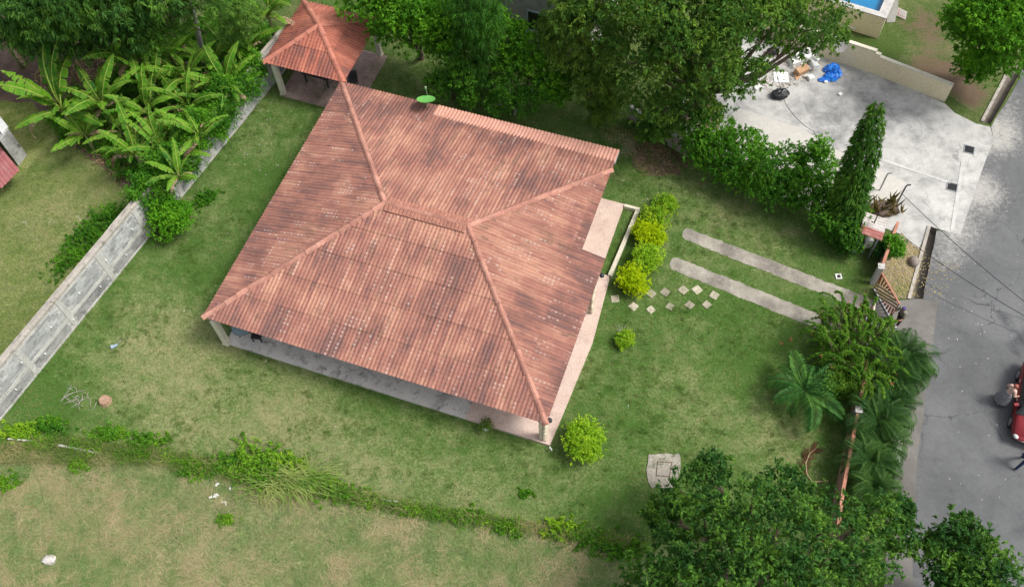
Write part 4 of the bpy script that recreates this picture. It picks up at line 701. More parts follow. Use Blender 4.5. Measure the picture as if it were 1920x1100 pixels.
# ------------------------------------------------------------------ bananas
def banana_leaf(seed, dead=False, L=2.5, Wd=.46):
    q = np.random.default_rng(seed); n = 11; V = []; F = []; UV = []; e = R(q.uniform(42, 76)); x = z = 0.; pts = [(0, 0)]; drop = R(q.uniform(38, 88)) if not dead else R(150)
    for i in range(n): a = e-drop*((i+.5)/n)**1.5; x += L/n*math.cos(a); z += L/n*math.sin(a); pts.append((x, z))
    def P(t): f = t*n; i = min(int(f), n-1); k = f-i; return np.array([pts[i][0]*(1-k)+pts[i+1][0]*k, 0, pts[i][1]*(1-k)+pts[i+1][1]*k])
    wf = lambda t: Wd*.5*max(0., min(1., (t-.14)/.14))**.6*(1-max(0., (t-.55)/.45)**2.4*.92)
    for sgn in (1, -1):
        t = .15
        while t < .995:
            dt = q.choice([.045, .07, .1]); t1 = min(t+dt, 1.); gap = .012 if q.random() < (.9 if dead else .5) else 0; dr = q.uniform(.1, .42)+(.5 if dead else 0)
            w0, w1 = wf(t), wf(t1-gap); k = len(V); a, b = P(t), P(t1-gap); nar = .72 if gap else 1.
            V += [a, b, b+np.array([.03, sgn*w1*nar, -w1*dr]), a+np.array([.05, sgn*w0, -w0*dr])]; F.append((k, k+1, k+2, k+3) if sgn > 0 else (k+3, k+2, k+1, k)); UV += [(0, t), (0, t1), (sgn, t1), (sgn, t)]; t = t1
    # petiole and midrib
    k = len(V); m = 8
    for i in range(m+1):
        p = P(i/m); r_ = .045*(1-i/m)+.008
        V += [p+np.array([0, -r_, .004]), p+np.array([0, r_, .004]), p+np.array([0, 0, -r_])]; UV += [(0, i/m)]*3
    for i in range(m):
        a = k+i*3
        for j in range(3): F.append((a+j, a+(j+1) % 3, a+3+(j+1) % 3, a+3+j))
    me = bpy.data.meshes.new('leaf'); me.from_pydata([tuple(v) for v in V], [], F); me.materials.append(M['deadleaf'] if dead else M['banana'])
    l = me.uv_layers.new(name='UVMap'); vi = np.zeros(len(me.loops), np.int32); me.loops.foreach_get('vertex_index', vi); l.data.foreach_set('uv', np.array(UV, np.float32)[vi].ravel()); me.shade_smooth(); return me
BL = [banana_leaf(i) for i in range(7)]; DL = [banana_leaf(50+i, True) for i in range(2)]
def banana(px, py, h, s_, n, label, seed, dead=1, az=0.):
    b0 = G(px, py, h); o_ = (b0-A_) @ nw_
    if o_ > -.55 and px > 200: h = max(h, 2.75); b0 = G(px, py, h); o_ = (b0-A_) @ nw_
    b = np.array([b0[0], b0[1], 0]); lean = np.zeros(3)
    if o_ > -.55 and px > 200: lean = nw_*(o_+.6); b = b-lean
    q = np.random.default_rng(seed); t = thing('banana_plant', label, 'banana plant', b, group='banana plants in the top left grove')
    part('stem', MB().tube([b-(0, 0, .1), b+lean*.12+(.03, 0, h*.5), b+lean+(0, .02, h), b+lean+(0, 0, h+.15)], [.14*s_+.04, .11*s_+.03, .07*s_+.02, .03], 8), M['stem'], t, True)
    n += 3; dead += 1
    for i in range(n+dead):
        o = link('leaf', BL[q.integers(7)] if i < n else DL[q.integers(2)], t); o.location = (lean[0], lean[1], h+q.uniform(-.1, .15) if i < n else h-.15); o.rotation_euler = (q.uniform(-.5, .5), q.uniform(-.35, .35) if i < n else q.uniform(.4, .8), az+i*2.4+q.uniform(-.3, .3)); k = s_*1.28*q.uniform(.65, 1.15)*(1 if i < n else .75); o.scale = (k, k*q.uniform(.85, 1.1), k)
        if i >= n: o['label'] = 'dry brown hanging leaf'
for a in ((116, 205, 2.2, 1.2, 9, 'largest banana plant nearest the grey shed corner', 1, 2, .3), (193, 200, 2.1, 1.05, 8, 'banana plant just right of the largest one', 2, 2, 1.1), (240, 105, 2.6, 1.05, 8, 'upright banana plant against the mango tree', 3, 1, .8), (322, 108, 2.2, .95, 8, 'dark banana plant below the bare grey trunk', 4, 1, .2), (357, 205, 1.9, .9, 8, 'banana plant in the middle of the grove by the wall', 5, 1, 1.5), (312, 288, 1.8, .85, 8, 'low banana plant nearest the round bush', 6, 1, .6), (255, 292, 1.8, .9, 8, 'banana plant at the lower left edge of the grove', 7, 1, 2.2), (395, 185, 1.8, .8, 7, 'yellowing banana plant leaning over the block wall', 8, 2, .9), (10, 75, 2.2, 1.15, 8, 'banana plant cut by the left picture edge', 9, 2, 5.6), (503, 32, 2.9, 1.15, 9, 'banana plant touching the left side of the pavilion roof', 10, 1, .1), (440, 105, 2., .85, 7, 'small banana plant under the feathery tree', 11, 1, .4), (400, 128, 1.9, .85, 8, 'banana plant between the feathery tree and the wall', 12, 1, 2.9), (290, 165, 1.8, .75, 7, 'short banana plant in the shaded middle of the grove', 13, 1, 3.3), (470, 90, 1.9, .8, 7, 'banana plant under the pavilion eave', 14, 1, 1.9), (335, 330, 1.5, .6, 6, 'smallest banana plant beside a pale fallen bloom', 15, 1, 1.3), (330, 245, 1.5, .65, 7, 'young banana plant behind the smallest one', 16, 1, .1), (225, 245, 1.4, .6, 6, 'young banana plant over brown leaf litter', 17, 2, .5), (280, 215, 1.8, .8, 8, 'banana plant in the centre of the grove among brown debris', 18, 1, .9), (425, 160, 2.3, .8, 8, 'banana plant half over the block wall near the pavilion', 19, 1, 2.), (375, 255, 2.1, .75, 7, 'slim banana plant along the upper block wall', 20, 1, 2.6), (352, 150, 2., .9, 8, 'dark banana plant between the bare trunk and the wall', 21, 1, .3), (160, 255, 1.5, .7, 7, 'low banana plant below the largest one', 22, 1, 1.8)): banana(*a)
bp = MB(); q = np.random.default_rng(5)
for i in range(5): bp.box(G(320+q.uniform(-4, 6), 340+q.uniform(-8, 6), 1.+.1*i), (.3, .12, .05), q.uniform(0, 3), q.uniform(-.5, .5))
single('fallen_bloom', bp, plain('pale_bloom', (.55, .45, .38)), 'pale torn bloom hanging on the smallest banana plant', 'flower', G(320, 340, .9))

# ------------------------------------------------------------------ palms and the weeping shrub
def frond(seed, L=2., n=30, ll=.5, wd=.05, e0=55, drop=85, mat=None, V2=.35, one=False):
    q = np.random.default_rng(seed); m = 10; pts = [np.zeros(3)]; x = z = 0
    for i in range(m): a = R(e0)-R(drop)*((i+.5)/m)**1.2; x += L/m*math.cos(a); z += L/m*math.sin(a); pts.append(np.array([x, 0, z]))
    def P(t): f = t*m; i = min(int(f), m-1); return pts[i]*(1-(f-i))+pts[i+1]*(f-i)
    mb = MB(); mb.tube([P(t) for t in np.linspace(0, 1, 7)], [.03*L/2*(1-t*.8) for t in np.linspace(0, 1, 7)], 4)
    for sgn in (1, -1):
        for k in range(n):
            t = .12+.88*(k+q.uniform(-.3, .3))/n; t = min(max(t, .1), .995); p = P(t); l = ll*math.sin(math.pi*min(1, .18+t*.78))**.7*q.uniform(.85, 1.1); dx = unit(P(min(1, t+.03))-P(t-.03))
            d = unit(dx*(.55+.5*t)+np.array([0, sgn*.9, .25])); nn = unit(np.cross(dx, (0, sgn, 0))); a = p+d*l*.55; tip = p+d*l+np.array([0, 0, -l*V2]); w_ = dx*wd/2
            mb.add([p-w_*.6, a-w_, tip, a+w_], [(0, 1, 2, 3)])
    return mb.mesh('frond', mat)
PF = [frond(i, 2.0, 32, .64, .08, random.uniform(34, 56), random.uniform(75, 115), LM['palm'], .85) for i in range(6)]
b = G(1507, 733, .9); pb = np.array([b[0], b[1], 0]); t = thing('palm_tree', 'dark green young coconut palm with star of fronds on the lawn', 'palm tree', pb)
part('trunk', MB().tube([pb-(0, 0, .1), pb+(0, 0, .4), pb+(0, 0, .95)], [.2, .17, .1], 8), M['bark'], t, True)
for i, (a, s_) in enumerate(((95, 1.05), (160, 1.), (200, .95), (268, 1.15), (318, 1.2), (35, 1.05), (5, .85), (345, .8), (125, .85), (230, .75), (65, .7), (180, .6))):
    o = link('frond', PF[i % 6], t); o.location = (0, 0, .9); o.rotation_euler = (random.uniform(-.45, .45), random.uniform(-.2, .25)-(.4 if s_ < .75 else 0), R(a)); o.scale = (s_, s_, s_)
FF = [frond(20+i, 1.5, 46, .46, .022, 62, 120, LM['fine'], .9) for i in range(4)]
for i, (x, y, s_, lab) in enumerate(((1688, 672, 1.1, 'fine-leaved palm nearest the gate outside the fence'), (1662, 705, 1.05, 'fine-leaved palm behind the weeping shrub outside the fence'), (1645, 790, 1.05, 'fine-leaved palm beside the grey fence pier'), (1700, 700, .8, 'small fine-leaved palm leaning over the pavement'), (1628, 868, .95, 'fine-leaved palm next to the white culvert slab'), (1632, 915, .9, 'fine-leaved palm nearest the bottom right tree'), (1668, 758, .9, 'fine-leaved palm leaning towards the road below the shrub'), (1650, 832, .9, 'fine-leaved palm between the grey pier and the culvert slab'))):
    b = G(x, y, .9); pb = np.array([b[0], b[1], 0]); t = thing('pygmy_palm', lab, 'palm', pb, group='fine palms along the outside of the fence')
    part('trunk', MB().tube([pb-(0, 0, .1), pb+(0, 0, .9)], [.1, .08], 7), M['bark'], t, True)
    for k in range(36):
        o = link('frond', FF[k % 4], t); o.location = (0, 0, .88); o.rotation_euler = (0, random.uniform(-.55, .3), k*2.4+random.uniform(-.2, .2)); ks = s_*random.uniform(.9, 1.3); o.scale = (ks, ks, ks)
# weeping shrub: arching leafy tails
b = G(1592, 705); t = thing('weeping_shrub', 'yellow-green shrub with arching tail-like branches sprawling over the fence', 'shrub', b); q = np.random.default_rng(77); Bs = []; Ds = []; wood = MB(); tips = []
for i in range(320):
    cpx = G(q.uniform(1515, 1665), q.uniform(600, 768)); k = inside([cpx[:2]], PG((1525, 625), (1580, 605), (1625, 620), (1650, 650), (1662, 690), (1640, 735), (1606, 765), (1560, 720), (1515, 665)))
    if not k[0]: continue
    out = unit(cpx-b+q.normal(0, .8, 3)*[1, 1, 0]); L = q.uniform(.7, 1.5); zt = q.uniform(.9, 2.4); p0 = np.array([cpx[0], cpx[1], zt]); n = 26; pts = []
    for j in range(n): s_ = j/(n-1); pts.append(p0+out*L*s_*.8+np.array([0, 0, .35*math.sin(s_*2.6)-.35*s_*s_]))
    gA, gB = G(1637, 541)[:2], G(1669, 598)[:2]; gd = gB-gA; far = lambda p: np.linalg.norm(p[:2]-(gA+gd*np.clip((p[:2]-gA) @ gd/(gd @ gd), 0, 1)))
    if min(far(p) for p in pts) < 1.05 or pts[-1][0] > G(1668, 650)[0]: continue
    wood.tube([b*.5+p0*.5*np.array([1, 1, .6]), pts[0], pts[n//2], pts[-1]], [.02, .014, .01, .005], 4); tips.append(pts[-1])
    for p in pts[3:]:
        for _ in range(9): Bs.append(p); Ds.append(unit(q.normal(size=3)+np.array([0, 0, .3])+out*.3))
for i in range(3200):
    c = G(q.uniform(1530, 1655), q.uniform(640, 755)); 
    for _ in range(5): Bs.append(np.array([c[0], c[1], q.uniform(.2, 1.75)])+q.normal(0, .1, 3)); Ds.append(unit(q.normal(size=3)))
for a in range(7): wood.tube([b-(0, 0, .1), b+np.array([math.cos(a*.9)*.3, math.sin(a*.9)*.3, .8]), b+np.array([math.cos(a*.9)*.9, math.sin(a*.9)*.9, 1.6])], [.06, .045, .02], 6)
link('foliage', fast_mesh('foliage', leaf_quads(np.array(Bs), np.array(Ds), .105, .05, q), 4, LM['tail'], b), t); part('branches', wood, M['bark'], t)
fl_ = [p for p in tips if q.random() < .2]+[G(1466, 643, .8), G(1482, 635, .8)]
fb = np.repeat(np.array(fl_), 14, 0)+q.normal(0, .05, (len(fl_)*14, 3)); fd = q.normal(size=fb.shape); fd /= np.linalg.norm(fd, axis=1, keepdims=True)
link('flowers', fast_mesh('flowers', leaf_quads(fb, fd, .07, .05, q), 4, LM['pink'], b), t, kind='stuff')
# dry succulent, long grass, fallen palm frond
sb = G(1655, 395); t = thing('dry_succulent', 'brownish spiky succulent behind the little roofed shelter', 'plant', sb); q = np.random.default_rng(12); sm = MB()
for i in range(46):
    a = q.uniform(0, 6.28); p = sb+np.array([q.uniform(-.9, .9), q.uniform(-.5, .5), .3]); d = np.array([math.cos(a)*.5, math.sin(a)*.5, q.uniform(.3, 1.)]); L = q.uniform(.4, .9); sm.tube([p, p+d*L*.5, p+d*L+np.array([0, 0, .1])], [.05, .045, .008], 5)
part('blades', sm, LM['brom'], t); part('root_clump', MB().blob(sb+(0, 0, .15), (.9, .5, .25), 10, 6, .2, 3), M['bark'], t)
lg = G(535, 905); q = np.random.default_rng(14); V = []
for i in range(420):
    p = lg+np.array([q.normal(0, .9), q.normal(0, .28), 0]); a = q.normal(-.35 if q.random() < .7 else 2.7, .7); L = q.uniform(.7, 1.7); d = np.array([math.cos(a), math.sin(a), 0]); s_ = np.array([-math.sin(a), math.cos(a), 0])*.014; zz = lambda t: L*.5*math.sin(t*2.7)*.75
    pr = [p+d*L*t*.9+np.array([0, 0, zz(t)+.02]) for t in (0, .35, .7, 1.)]
    for j in range(3): V += [pr[j]-s_, pr[j]+s_, pr[j+1]+s_*(.8 if j < 2 else .1), pr[j+1]-s_*(.8 if j < 2 else .1)]
o = link('long_grass', fast_mesh('long_grass', V, 4, LM['reed'], lg), label='pale long grass clump arching over the field boundary', cat='grass clump'); o.location = tuple(lg)
dfb = G(1514, 895); t = thing('fallen_frond', 'dry reddish brown palm frond lying curved on the shaded lawn', 'palm frond', dfb); mb = MB(); sp = [G(1524, 905, .05), G(1513, 888, .1), G(1511, 868, .14), G(1518, 850, .1), G(1530, 840, .05)]; mb.tube(sp, [.03, .03, .025, .02, .01], 5); part('stalk', mb, M['straw'], t)
V = []; q = np.random.default_rng(15)
for i in range(150):
    f = q.uniform(.8, 3.99); k = int(f); p = sp[k]*(1-f+k)+sp[k+1]*(f-k); d = unit(sp[k+1]-sp[k]); s_ = np.cross(d, (0, 0, 1))*q.choice([-1, 1]); e = p+d*.35+s_*q.uniform(.1, .32); V += [p-d*.02, p+d*.02, e+d*.01, e-d*.01+np.array([0, 0, .02])]
link('leaflets', fast_mesh('leaflets', V, 4, LM['dryfrond'], dfb), t)
single('stick', MB().tube([G(1524, 903, .04), G(1553, 901, .04)], .04, 6), plain('pale_wood', (.42, .27, .15)), 'pale cut stick at the foot of the dry palm frond', 'stick', G(1524, 903))

# ------------------------------------------------------------------ grass geometry
q = np.random.default_rng(21)
def vnoise(P, sc, seed):
    T = np.random.default_rng(seed).uniform(-1, 1, (128, 128)); X = P*sc; I = np.floor(X).astype(int); F = X-I; F = F*F*(3-2*F); a = lambda i, j: T[(I[:, 0]+i) % 128, (I[:, 1]+j) % 128]
    return (a(0, 0)*(1-F[:, 0])+a(1, 0)*F[:, 0])*(1-F[:, 1])+(a(0, 1)*(1-F[:, 0])+a(1, 1)*F[:, 0])*F[:, 1]
def sway(P, s): return vnoise(P, .7*s, 5)*3
fp = PG((-40, 858), (300, 868), (560, 915), (800, 968), (1150, 1020), (1190, 1130), (-60, 1130)); FPn = scatter_poly(fp, 60000, q)
mk = vnoise(FPn, .6, 1)*.45+vnoise(FPn, 1.7, 2)*.45+q.normal(0, .3, len(FPn))
hay = FPn[mk > .18][:15000]; link('cut_hay', fast_mesh('cut_hay', flat_bits(hay, q, .5, .018, .01, .09, sway(hay, 1)+q.normal(0, .9, len(hay)), .12), 4, M['straw']), kind='stuff')
gb = FPn[mk <= .18][:36000]; link('field_grass', fast_mesh('field_grass', flat_bits(gb, q, .26, .02, .01, .06, None, .45), 4, M['fieldblade']), kind='stuff')
bp_ = scatter_poly(PG((-30, 838), (120, 820), (320, 845), (560, 895), (800, 950), (1180, 1008), (1180, 1030), (800, 972), (540, 922), (300, 875), (-30, 870)), 9000, q)
link('boundary_grass', fast_mesh('boundary_grass', flat_bits(bp_, q, .45, .02, .02, .16, None, .7), 4, M['boundblade']), kind='stuff')
lp_ = scatter_poly(lawn_poly, 130000, q)
hp_ = [hw(*p)[:2] for p in ((.3, -.02), (17.2, -.02), (17.5, 5.7), (17.2, 9.6), (16.65, 9.6), (16.65, 14.2), (15.7, HD), (-.0, HD))]
lp_ = lp_[~inside(lp_, hp_)]
for pl in TRK: lp_ = lp_[~inside(lp_, PG(*pl))]
tq = scatter_poly(lawn_poly, 5200, q); tq = tq[~inside(tq, hp_)]; tq = tq[vnoise(tq, .5, 21)+vnoise(tq, 1.6, 22)*.6+q.normal(0, .25, len(tq)) > .12]
for pl in TRK: tq = tq[~inside(tq, PG(*pl))]
tc = np.repeat(tq, 14, 0)+q.normal(0, .07, (len(tq)*14, 2)); link('lawn_tufts', fast_mesh('lawn_tufts', flat_bits(tc, q, .17, .022, .01, .05, None, 1.1), 4, M['tuftblade']), kind='stuff')
nb_ = scatter_poly(PG((0, 790), (230, 420), (300, 350), (230, 345), (110, 250), (40, 330), (-40, 350), (-40, 800)), 26000, q); link('neighbour_grass', fast_mesh('neighbour_grass', flat_bits(nb_, q, .15, .02, .012, .04, None, .8), 4, M['fieldblade']), kind='stuff')
link('lawn_grass', fast_mesh('lawn_grass', flat_bits(lp_, q, .13, .02, .005, .03, None, .8), 4, M['lawnblade']), kind='stuff')

# ------------------------------------------------------------------ left block wall and chain-link fence
A0, B0 = G(-40, 837), G(500, 174); wd_ = unit(B0-A0); wn2 = np.array([wd_[1], -wd_[0], 0]); WL = np.linalg.norm(B0-A0)+3; WH = 2.5
bw = thing('block_wall', 'weathered grey concrete block wall along the left side of the lawn', 'wall', A0)
rzw = math.atan2(wd_[1], wd_[0])
def wpt(s_, n_, z): return A0+wd_*s_+wn2*n_+np.array([0, 0, z])
def wbox(name, s0, s1, n0, n1, z0, z1, mat, **k): return part(name, MB().box(wpt((s0+s1)/2, (n0+n1)/2, (z0+z1)/2), (s1-s0, n1-n0, z1-z0), math.atan2(wd_[1], wd_[0])), mat, bw, **k)
wbox('wall_core', -4, WL, -.14, -.012, -.1, WH-.12, M['joint']); wbox('cap_beam', -4, WL, -.17, .012, WH-.117, WH, M['capconc']); wbox('tie_beam', -4, WL, -.01, .018, .78, .98, M['joint'])
wbox('foundation', -4, WL, -.01, .03, -.1, .12, M['joint']); wbox('rear_coping', -4, 13.5, -.5, -.24, WH-.35, WH-.2, M['capconc'])
for i in range(-1, 9): wbox('pilaster', 1.1+i*2.95, 1.38+i*2.95, -.008, .026, .0, WH-.13, M['joint'])
bm_ = {k: MB().box((0, 0, 0), (.375, .02, .172)).mesh('block', M[k]) for k in ('block', 'blockdark')}
cells = []
for ci in range(10):
    z = .13+ci*.2+.1 if ci < 3 else 1.0+(ci-3)*.2+.1
    if z > WH-.2: continue
    for j in range(-10, int(WL/.4)): 
        s_ = .2+j*.4+(.2 if ci % 2 else 0)
        if s_ < WL-.2 and all(abs(s_-(1.24+i*2.95)) > .16 for i in range(9)): cells.append((s_, z, ci))
cells.sort(key=lambda c: abs(c[0]-6)); rest = MB()
for i, (s_, z, ci) in enumerate(cells):
    p = wpt(s_, .001+random.uniform(-.004, .004), z)
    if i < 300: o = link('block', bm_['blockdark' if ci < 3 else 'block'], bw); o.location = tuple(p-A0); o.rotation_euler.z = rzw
    else: rest.box(p, (.385, .02, .185), rzw)
part('far_blocks', rest, M['block'], bw, kind='stuff')
for i in range(12): part('weep_pipe', MB().tube([wpt(1.9+i*1.05, .0, .62 if i % 2 else 1.55), wpt(1.9+i*1.05, .11, .6 if i % 2 else 1.53)], .028, 6), M['white'], bw)
cf = thing('chain_link_fence', 'low rusty chain-link fence on thin posts behind the block wall', 'fence', wpt(0, -1.25, 0))
def cpt(s_, z): return wpt(s_, -1.25, z)
for i in range(7): part('post', MB().tube([cpt(.2+i*2.4, 0), cpt(.2+i*2.4, 1.35)], .025, 6), M['metal'], cf)
part('rail', MB().tube([cpt(.2, 1.3), cpt(11.9, 1.3)], .012, 5), M['dark'], cf); part('rail', MB().tube([cpt(12., 1.34), cpt(14.8, 1.34)], .035, 6), M['white'], cf, label='white painted rail section')
ms_ = MB()
for i in range(150):
    for d_ in (1, -1):
        s0 = .2+i*.1; s1 = s0+d_*1.25
        if .2 <= s1 <= 15: a, b = cpt(s0, .05), cpt(s1, 1.28); ms_.add([a, a+wd_*.007, b+wd_*.007, b], [(0, 1, 2, 3)])
part('wire_mesh', ms_, M['metal'], cf, kind='stuff')

# grey shed at the left edge
c0s = G(51, 290); d1 = unit(G(34, 314)-c0s); d2 = unit(G(28, 260)-c0s); SHZ = 2.15
shp = [p[:2] for p in (c0s, c0s+d2*7, c0s+d2*7+d1*.85, c0s+d1*.85)]
sh = thing('shed', 'mouldy grey concrete shed with a red metal roof at the left edge', 'shed', c0s)
part('wall', MB().prism(shp, 0, SHZ), mottled('mould_concrete', (.26, .26, .25), (.42, .42, .40), 1.1, (.06, .06, .06), 12, stain=.9), sh)
part('ledge', MB().prism([p[:2] for p in (c0s+d2*.1-d1*.06, c0s+d2*7-d1*.06, c0s+d2*7+d1*.5, c0s+d2*.1+d1*.5)], SHZ+.003, SHZ+.09), plain('pale_ledge', (.55, .55, .54)), sh)
part('pipe', MB().tube([c0s+d2*.35+d1*.5+(0, 0, SHZ+.06), c0s+d2*.35+d1*.8+(0, 0, SHZ+.06)], .05, 6), M['dark'], sh)
rA, rB = G(37, 319, 1.25), G(8, 348, 1.05); dz_ = unit(G(0, 275, 1.25)-rA)
rfm = mottled('red_metal_roof', (.3, .085, .085), (.36, .13, .125), .8, (.45, .33, .34), 14, .5, .4, .1, stain=.4)
for i in range(6):
    a, b = rA+(rB-rA)*i/5, rA+(rB-rA)*(i+.97)/5; L = 5.; n_ = np.array([0, 0, .035]); e_ = (b-a)
    V = [p+dz_*t for t in (0, L) for p in (a, a+e_*.82, a+e_*.86+n_, a+e_*.96+n_, b)]; part('roof_sheet', MB().add(V, [(k, k+1, k+6, k+5) for k in range(4)]), rfm, sh)
part('shelter_wall', MB().prism([rA[:2]+dz_[:2]*1.6+(rB-rA)[:2]*.2, rB[:2]+dz_[:2]*1.6, rB[:2]+dz_[:2]*5, rA[:2]+dz_[:2]*5+(rB-rA)[:2]*.2], 0, .98), M['greywall'], sh)

# ------------------------------------------------------------------ front fence, gate, shelter
fz = 1.42
def fence(label, P, grp='front boundary fences'):
    a = G(*P[0], fz); t = thing('fence_wall', label, 'fence', (a[0], a[1], 0), group=grp); L = [G(*p, fz) for p in P]
    mb = MB(); cp = MB()
    for a, b in zip(L[:-1], L[1:]): mb.beam(np.array([*a[:2], fz/2-.05]), np.array([*b[:2], fz/2-.05]), .13, fz-.02); cp.beam(a+(0, 0, 0), b+(0, 0, 0), .14, .07)
    part('wall', mb, M['fencewall'], t); part('coping', cp, M['terr'], t); return t
fence('terracotta topped fence wall beside the roofed shelter', [(1684, 416), (1656, 494)]); fence('terracotta topped fence wall running under the fine palms to the big tree', [(1611, 762), (1598, 830), (1582, 912), (1572, 985)])
fence('terracotta topped fence wall hidden behind the weeping shrub', [(1631, 655), (1613, 752)])
for x, y, lab in ((1653, 499, 'grey gate pier with square white cap at the upper gate hinge'), (1611, 767, 'grey fence pier with square cap beside the fine palms'), (1631, 650, 'grey gate pier buried in the weeping shrub')):
    c = G(x, y, 1.55); t = thing('gate_pier', lab, 'pier', (c[0], c[1], 0), group='square grey fence piers'); part('shaft', MB().box((c[0], c[1], .75), (.24, .24, 1.5), -.2), M['pier'], t); part('cap', MB().box((c[0], c[1], 1.535), (.32, .32, .07), -.2).box((c[0], c[1], 1.585), (.16, .16, .03), -.2), M['poolrim'] if x > 1620 else M['pier'], t)
def gate(label, A, B, h, full):
    """leaf from A to B (ground points): frame, diagonal middle boards, cross-laid corner boards"""
    A, B = np.array(A), np.array(B); t = thing('gate_leaf', label, 'gate', A, group='two leaves of the front gate'); d = B-A; L = np.linalg.norm(d); d = d/L; nrm = np.array([d[1], -d[0], 0])
    pt = lambda u, v, o=0: A+d*u*L+np.array([0, 0, .06+v*h])+nrm*o
    mb = MB().beam(pt(0, 1), pt(1, 1), .07, .07); part('top_rail', mb, M['terr'] if full else M['whitewash'], t)
    part('bottom_rail', MB().beam(pt(0, 0), pt(1, 0), .06, .06), M['metal'], t)
    for u in (0.02, .98): part('stile', MB().tube([pt(u, .03), pt(u, .97)], .035, 4), M['redboard'], t)
    def board(u0, v0, u1, v1, mat, w_=.15):
        a, b = pt(u0, v0, .0), pt(u1, v1, .0); ax = unit(b-a); sd2 = np.cross(ax, nrm)*w_/2; V = [p+s_*sd2+nrm*o for p in (a, b) for s_, o in ((-1, -.015), (1, -.015), (1, .015), (-1, .015))]
        part('board', MB().add(V, ((0, 1, 2, 3), (7, 6, 5, 4), (0, 4, 5, 1), (1, 5, 6, 2), (2, 6, 7, 3), (3, 7, 4, 0))), mat, t)
    for u0, v0, u1, v1 in ((.04, .3, .7, .95), (.04, .1, .86, .93), (.14, .05, .96, .87), (.3, .05, .96, .7)): board(u0, v0, u1, v1, M['brownboard'], .12)
    for k in range(5): board(.05+.12*k, .95, .06+.09*k+.03, .46+.09*k, M['redboard'], .08)
    for k in range(5): board(.95-.12*k, .05, .94-.09*k-.03, .54-.09*k, M['redboard'], .08)
gate('open gate leaf of dark red and brown diagonal boards swung towards the road', G(1637, 541), G(1669, 598), 1.38, True)
g2a, g2b = G(1641, 563, 1.4), G(1631, 640, 1.4); gate('closed gate leaf with pale top rail half hidden by the weeping shrub', (g2b[0], g2b[1], 0), (g2a[0], g2a[1], 0), 1.34, False)
# little roofed shelter
cs = [G(1623, 397, 2.1), G(1665, 412, 2.1), G(1651, 452, 1.85), G(1611, 436, 1.85)]; cc = np.mean(cs, 0)
t = thing('meter_shelter', 'little shelter with half white half red corrugated roof beside the fence', 'shelter', (cc[0], cc[1], 0)); ux, uy = (cs[1]-cs[0]), (cs[3]-cs[0])
for i in range(6):
    for hlf, mt in ((0, 'white'), (1, 'terr')):
        a, b = cs[0]+uy*(i/6 if 0 else 0), None
for i in range(8):
    mt = mottled('old_white_sheet', (.5, .46, .43), (.66, .62, .58), 2., (.3, .22, .19), 16) if i == 0 else None
    if i == 0: wm = mt; rm_ = mottled('old_red_sheet', (.34, .12, .1), (.44, .2, .17), 2., (.5, .4, .36), 16)
    v0, v1 = i/8, (i+1)/8; mid = (v0+v1)/2; P_ = lambda u, v, z: cs[0]+ux*u+uy*v+np.array([0, 0, z])
    part('roof_sheet', MB().add([P_(0, v0, 0), P_(1, v0, 0), P_(1, mid, .05), P_(0, mid, .05), P_(1, v1, 0), P_(0, v1, 0)], [(0, 1, 2, 3), (3, 2, 4, 5)]), wm if i < 5 else rm_, t)
for i, (u, v) in enumerate(((.1, .1), (.9, .1), (.12, .9), (.85, .88))): p = cs[0]+ux*u+uy*v; part('post', MB().box((p[0], p[1], p[2]/2-.02), (.16 if i == 2 else .08, .16 if i == 2 else .08, p[2]-.05)), M['metal'] if i != 2 else plain('pale_post', (.4, .44, .47)), t)
part('rail', MB().beam(cs[0]+ux*.08+uy*.1-(0, 0, .05), cs[0]+ux*.08+uy*.9-(0, 0, .06), .06, .06).beam(cs[0]+ux*.9+uy*.1-(0, 0, .05), cs[0]+ux*.9+uy*.9-(0, 0, .06), .06, .06), M['metal'], t)
mbx = cs[0]+ux*.55+uy*.7; part('meter_box', MB().box((mbx[0], mbx[1], .95), (.4, .3, .6)), M['pier'], t); part('meter_pole', MB().box((mbx[0], mbx[1], .33), (.1, .1, .65)), M['metal'], t)
part('conduit', MB().tube([G(1634, 415, 2.2), G(1639, 418, 2.25), G(1648, 398, 2.9), G(1651, 396, 2.9)], .03, 6), M['dark'], t)
for (x0, y0, x1, y1, h, lab, m) in ((1649, 357, 1660, 333, 1.35, 'short grey pipe post with a bent top on the pale slab', 'metal'), (1683, 379, 1694, 355, 1.35, 'thin dark post at the edge of the concrete yard', 'dark')):
    p = G(x0, y0); tt = thing('pipe_post', lab, 'post', p); part('pipe', MB().tube([p, p+(0, 0, h)], .04, 7), M[m], tt)
    part('bend', MB().tube([p+(0, 0, h-.02), p+(.06, .02, h+.08), p+(.22, .0, h+.1)], .042, 7), M['metal' if m == 'metal' else 'dark'], tt)
def cable(label, P, r_=.016):
    Q = [G(*p) for p in P]; pts = [Q[0]]
    for a, b in zip(Q[:-1], Q[1:]):
        for k in (.1, .2, .3, .4, .5, .6, .7, .8, .9, 1): pts.append(a+(b-a)*k-np.array([0, 0, .2*4*k*(1-k)]))
    single('power_cable', MB().tube(pts, r_, 4), M['dark'], label, 'cable', tuple(Q[0]), 'overhead power cables')
cable('upper overhead cable crossing the drain and the road', [(1690, 362, 3.), (1960, 596, 6.3)]); cable('lower overhead cable above the wide asphalt', [(1700, 448, 3.), (1960, 614, 6)])
cable('faint overhead cable nearest the dark asphalt patches', [(1690, 520, 3.), (1960, 645, 6)], .008); cable('sagging cable passing over the white boards and black bag', [(1446, 85, 6.2), (1473, 195, 4.6), (1525, 246, 3.6), (1578, 310, 3.)])

